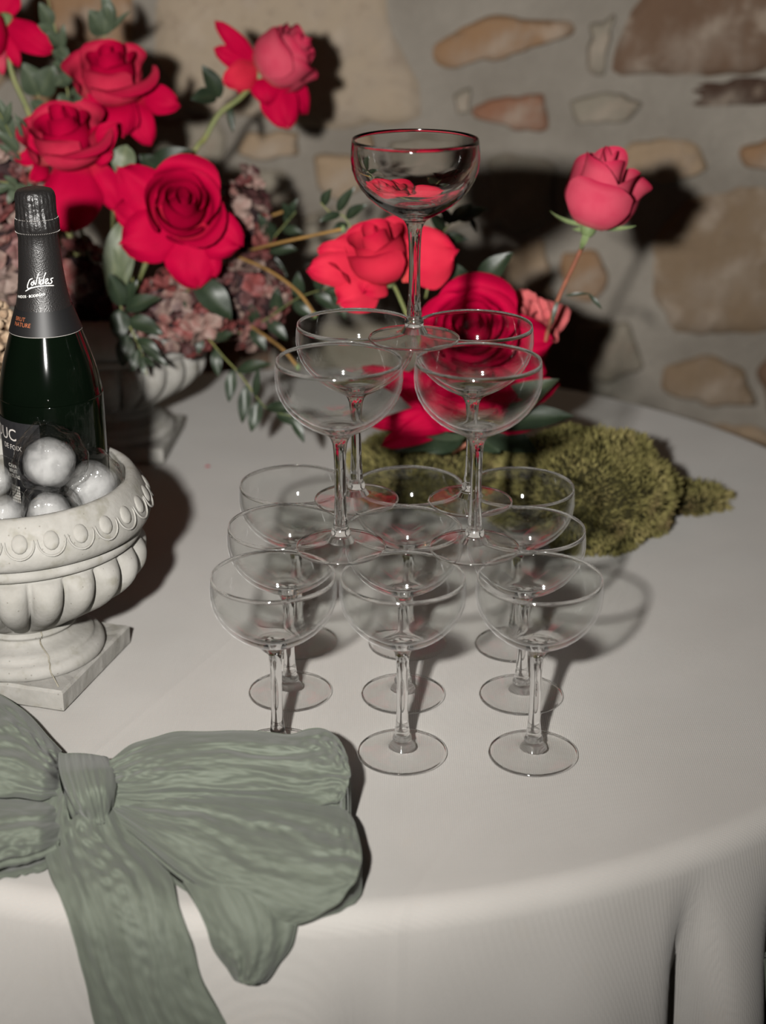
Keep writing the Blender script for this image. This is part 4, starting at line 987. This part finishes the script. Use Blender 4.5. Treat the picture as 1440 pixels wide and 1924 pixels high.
def loft(root, name, La, Rb, hfun, seed, nr=70, nc=44, pleat=5, pa=0.0035, low=0.002, end=(0, 0), start=(0, 0)):
    """ribbon surface between two edge curves; hfun(t, s) = lift above the cloth; end bows the far edge out"""
    L = crom([(a, b, 0) for a, b in La], nr); R = crom([(a, b, 0) for a, b in Rb], nr); top, bot, uv = [], [], []
    ln = sum((L[i + 1].lerp(R[i + 1], .5) - L[i].lerp(R[i], .5)).length for i in range(nr - 1)) / 120.0
    for i in range(nr):
        t = i / (nr - 1); wpx = (L[i] - R[i]).length / 120.0
        for j in range(nc):
            s = j / (nc - 1); q = L[i].lerp(R[i], s)
            q = q + Vector((end[0], end[1], 0)) * (math.sin(PI * s) ** 0.8 * t ** 2.5) + Vector((start[0], start[1], 0)) * (math.sin(PI * s) * (1 - t) ** 2.5)
            ed = min(1, 6 * s, 6 * (1 - s), 8 * (1 - t) + .3)
            x, y = s * pleat, t * ln
            wx = x + 0.7 * mnoise.noise(Vector((x * .6, y * 1.3, seed + 20)))
            cr = pa * (0.30 * math.sin(wx * 2 * PI + seed) + 1.0 * mnoise.noise(Vector((wx * 1.1, y * 0.9, seed))) + 0.5 * mnoise.noise(Vector((wx * 2.4, y * 1.8, seed + 9)))
                       + 0.30 * mnoise.noise(Vector((x * 3.5, y * 7.0, seed + 3))) + 0.14 * mnoise.noise(Vector((x * 9.0, y * 8.0, seed + 5))))
            # gathered rows of little puckers
            pk = max(0, mnoise.noise(Vector((s * 3.2, t * 1.4, seed + 31)))) 
            cr += pa * 1.3 * pk * math.sin(y * 21 + 2 * mnoise.noise(Vector((x * 3, y * 2, 1)))) * math.sin(x * 5.0)
            cr *= 0.72
            h = max(low + 0.001, hfun(t, s) + cr * (0.35 + 0.65 * ed))
            dq = 5.0 * pa / 0.004 * mnoise.noise(Vector((x * 1.5, y * 2.2, seed + 50)))
            p, n = surf_pt(q.x + dq * (1 - ed) * 0.8, q.y + dq * (1 - ed), h)
            top.append(p); bot.append(p - n * (h - low) * (0.96 if 0 < s < 1 else 0.7)); uv.append((s * pleat / 26.0 * 4.5, y / 2.6 * 1.2))
    N = nr * nc; V = top + bot; F = [tuple(reversed(q)) for q in grid_faces(nr, nc)] + grid_faces(nr, nc, False, N)
    for i in range(nr - 1):
        a, b = i * nc, (i + 1) * nc; F.append((a, b, b + N, a + N)); a += nc - 1; b += nc - 1; F.append((b, a, a + N, b + N))
    for j in range(nc - 1):
        F.append((j + 1, j, j + N, j + 1 + N)); k = (nr - 1) * nc + j; F.append((k, k + 1, k + 1 + N, k + N))
    me = mesh(name, [p - root.location for p in V], F); uvl = me.uv_layers.new(name='UVMap'); uv2 = uv + uv
    for lp in me.loops: uvl.data[lp.index].uv = uv2[lp.vertex_index]
    return obj(name, me, M['sage'], root)
bow = thing('ribbon_bow', atz(160, 1460, 0.001), 'sage green crinkled gauze bow lying over the table edge', 'bow')
# tail over the edge
loft(bow, 'tail', [(96, 1480), (72, 1545), (86, 1620), (118, 1700), (140, 1770), (160, 1850), (182, 1940), (190, 1990)],
     [(208, 1486), (258, 1574), (318, 1640), (338, 1710), (360, 1775), (382, 1850), (436, 1940), (450, 1990)],
     lambda t, s: 0.006 + 0.009 * math.sin(PI * s) ** .6 * (1 - 0.4 * t) + 0.010 * (1 - sstep(0, .2, t)), 1.3, nr=90, nc=60, pleat=5, pa=0.0042)
# short tail under the lower loop
loft(bow, 'tail', [(250, 1560), (300, 1606), (350, 1668), (384, 1735), (400, 1784), (426, 1820), (440, 1842)],
     [(420, 1580), (500, 1620), (540, 1680), (560, 1730), (552, 1772), (528, 1812), (500, 1844)],
     lambda t, s: 0.006 + 0.014 * math.sin(PI * s) ** 0.7, 2.7, nr=70, nc=50, pleat=4, pa=0.0042, end=(0, 8))
# lower loop
loft(bow, 'loop', [(196, 1528), (262, 1578), (330, 1636), (392, 1676), (450, 1706), (510, 1728), (556, 1738)],
     [(225, 1480), (300, 1480), (400, 1478), (500, 1486), (590, 1500), (640, 1512), (654, 1524)],
     lambda t, s: 0.012 + 0.020 * math.sin(PI * s) ** .6 * sstep(0, .3, t) * (1 - .3 * t) + 0.008 * s, 4.1, nr=100, nc=80, pleat=5, pa=0.0050, end=(66, 20))
# upper loop
loft(bow, 'loop', [(198, 1500), (280, 1505), (380, 1500), (470, 1502), (560, 1510), (620, 1514), (638, 1508)],
     [(206, 1428), (258, 1394), (340, 1376), (440, 1370), (540, 1376), (600, 1366), (634, 1384)],
     lambda t, s: 0.024 + 0.016 * s + 0.016 * math.sin(PI * s) ** .6 * sstep(0, .25, t), 8.2, nr=100, nc=70, pleat=5, pa=0.0052, end=(22, 4))
# far side loops, running out of the picture
loft(bow, 'loop', [(118, 1500), (70, 1505), (10, 1500), (-60, 1490), (-120, 1480)], [(118, 1412), (92, 1384), (40, 1330), (-40, 1290), (-120, 1300)],
     lambda t, s: 0.018 + 0.026 * math.sin(PI * s) ** .6 * sstep(0, .25, t), 5.5, nr=70, nc=60, pleat=6, pa=0.006)
loft(bow, 'loop', [(110, 1590), (70, 1606), (20, 1614), (-50, 1640), (-120, 1650)], [(120, 1500), (70, 1500), (10, 1498), (-60, 1490), (-120, 1480)],
     lambda t, s: 0.012 + 0.020 * math.sin(PI * s) ** .6 * sstep(0, .25, t), 9.5, nr=70, nc=50, pleat=4, pa=0.005)
# knot
loft(bow, 'knot', [(110, 1416), (112, 1450), (124, 1490), (140, 1522), (158, 1536)], [(202, 1422), (214, 1440), (218, 1470), (216, 1505), (208, 1532)],
     lambda t, s: (0.034 + 0.016 * math.sin(PI * s) ** .6) * (1 - 0.62 * sstep(0.45, 1.0, t)) * (1 - 0.35 * (1 - sstep(0, .3, t))), 7.1, nr=50, nc=44, pleat=6, pa=0.0042, end=(4, 14), start=(0, -4))
# a second ribbon's tail hanging at the far fold
rt = thing('ribbon_tail', surf_pt(1436, 1850, 0.004)[0], 'sage green ribbon end hanging beside the deep fold of the cloth', 'ribbon')
loft(rt, 'ribbon_end', [(1428, 1800), (1416, 1870), (1400, 1940), (1392, 1990)], [(1478, 1800), (1478, 1870), (1480, 1940), (1480, 1990)], lambda t, s: 0.012 + 0.004 * math.sin(PI * s), 3.9, nr=30, nc=24, pleat=3, pa=0.003)

# surfaces behind the glass tower take the light that the glass bends onto them
for o in bpy.data.objects:
    if o.type == 'MESH' and o.name.split('.')[0] in ('stone', 'petal', 'leaf', 'clump', 'moss_fibre', 'wall_back', 'tablecloth'):
        o.cycles.is_caustics_receiver = True
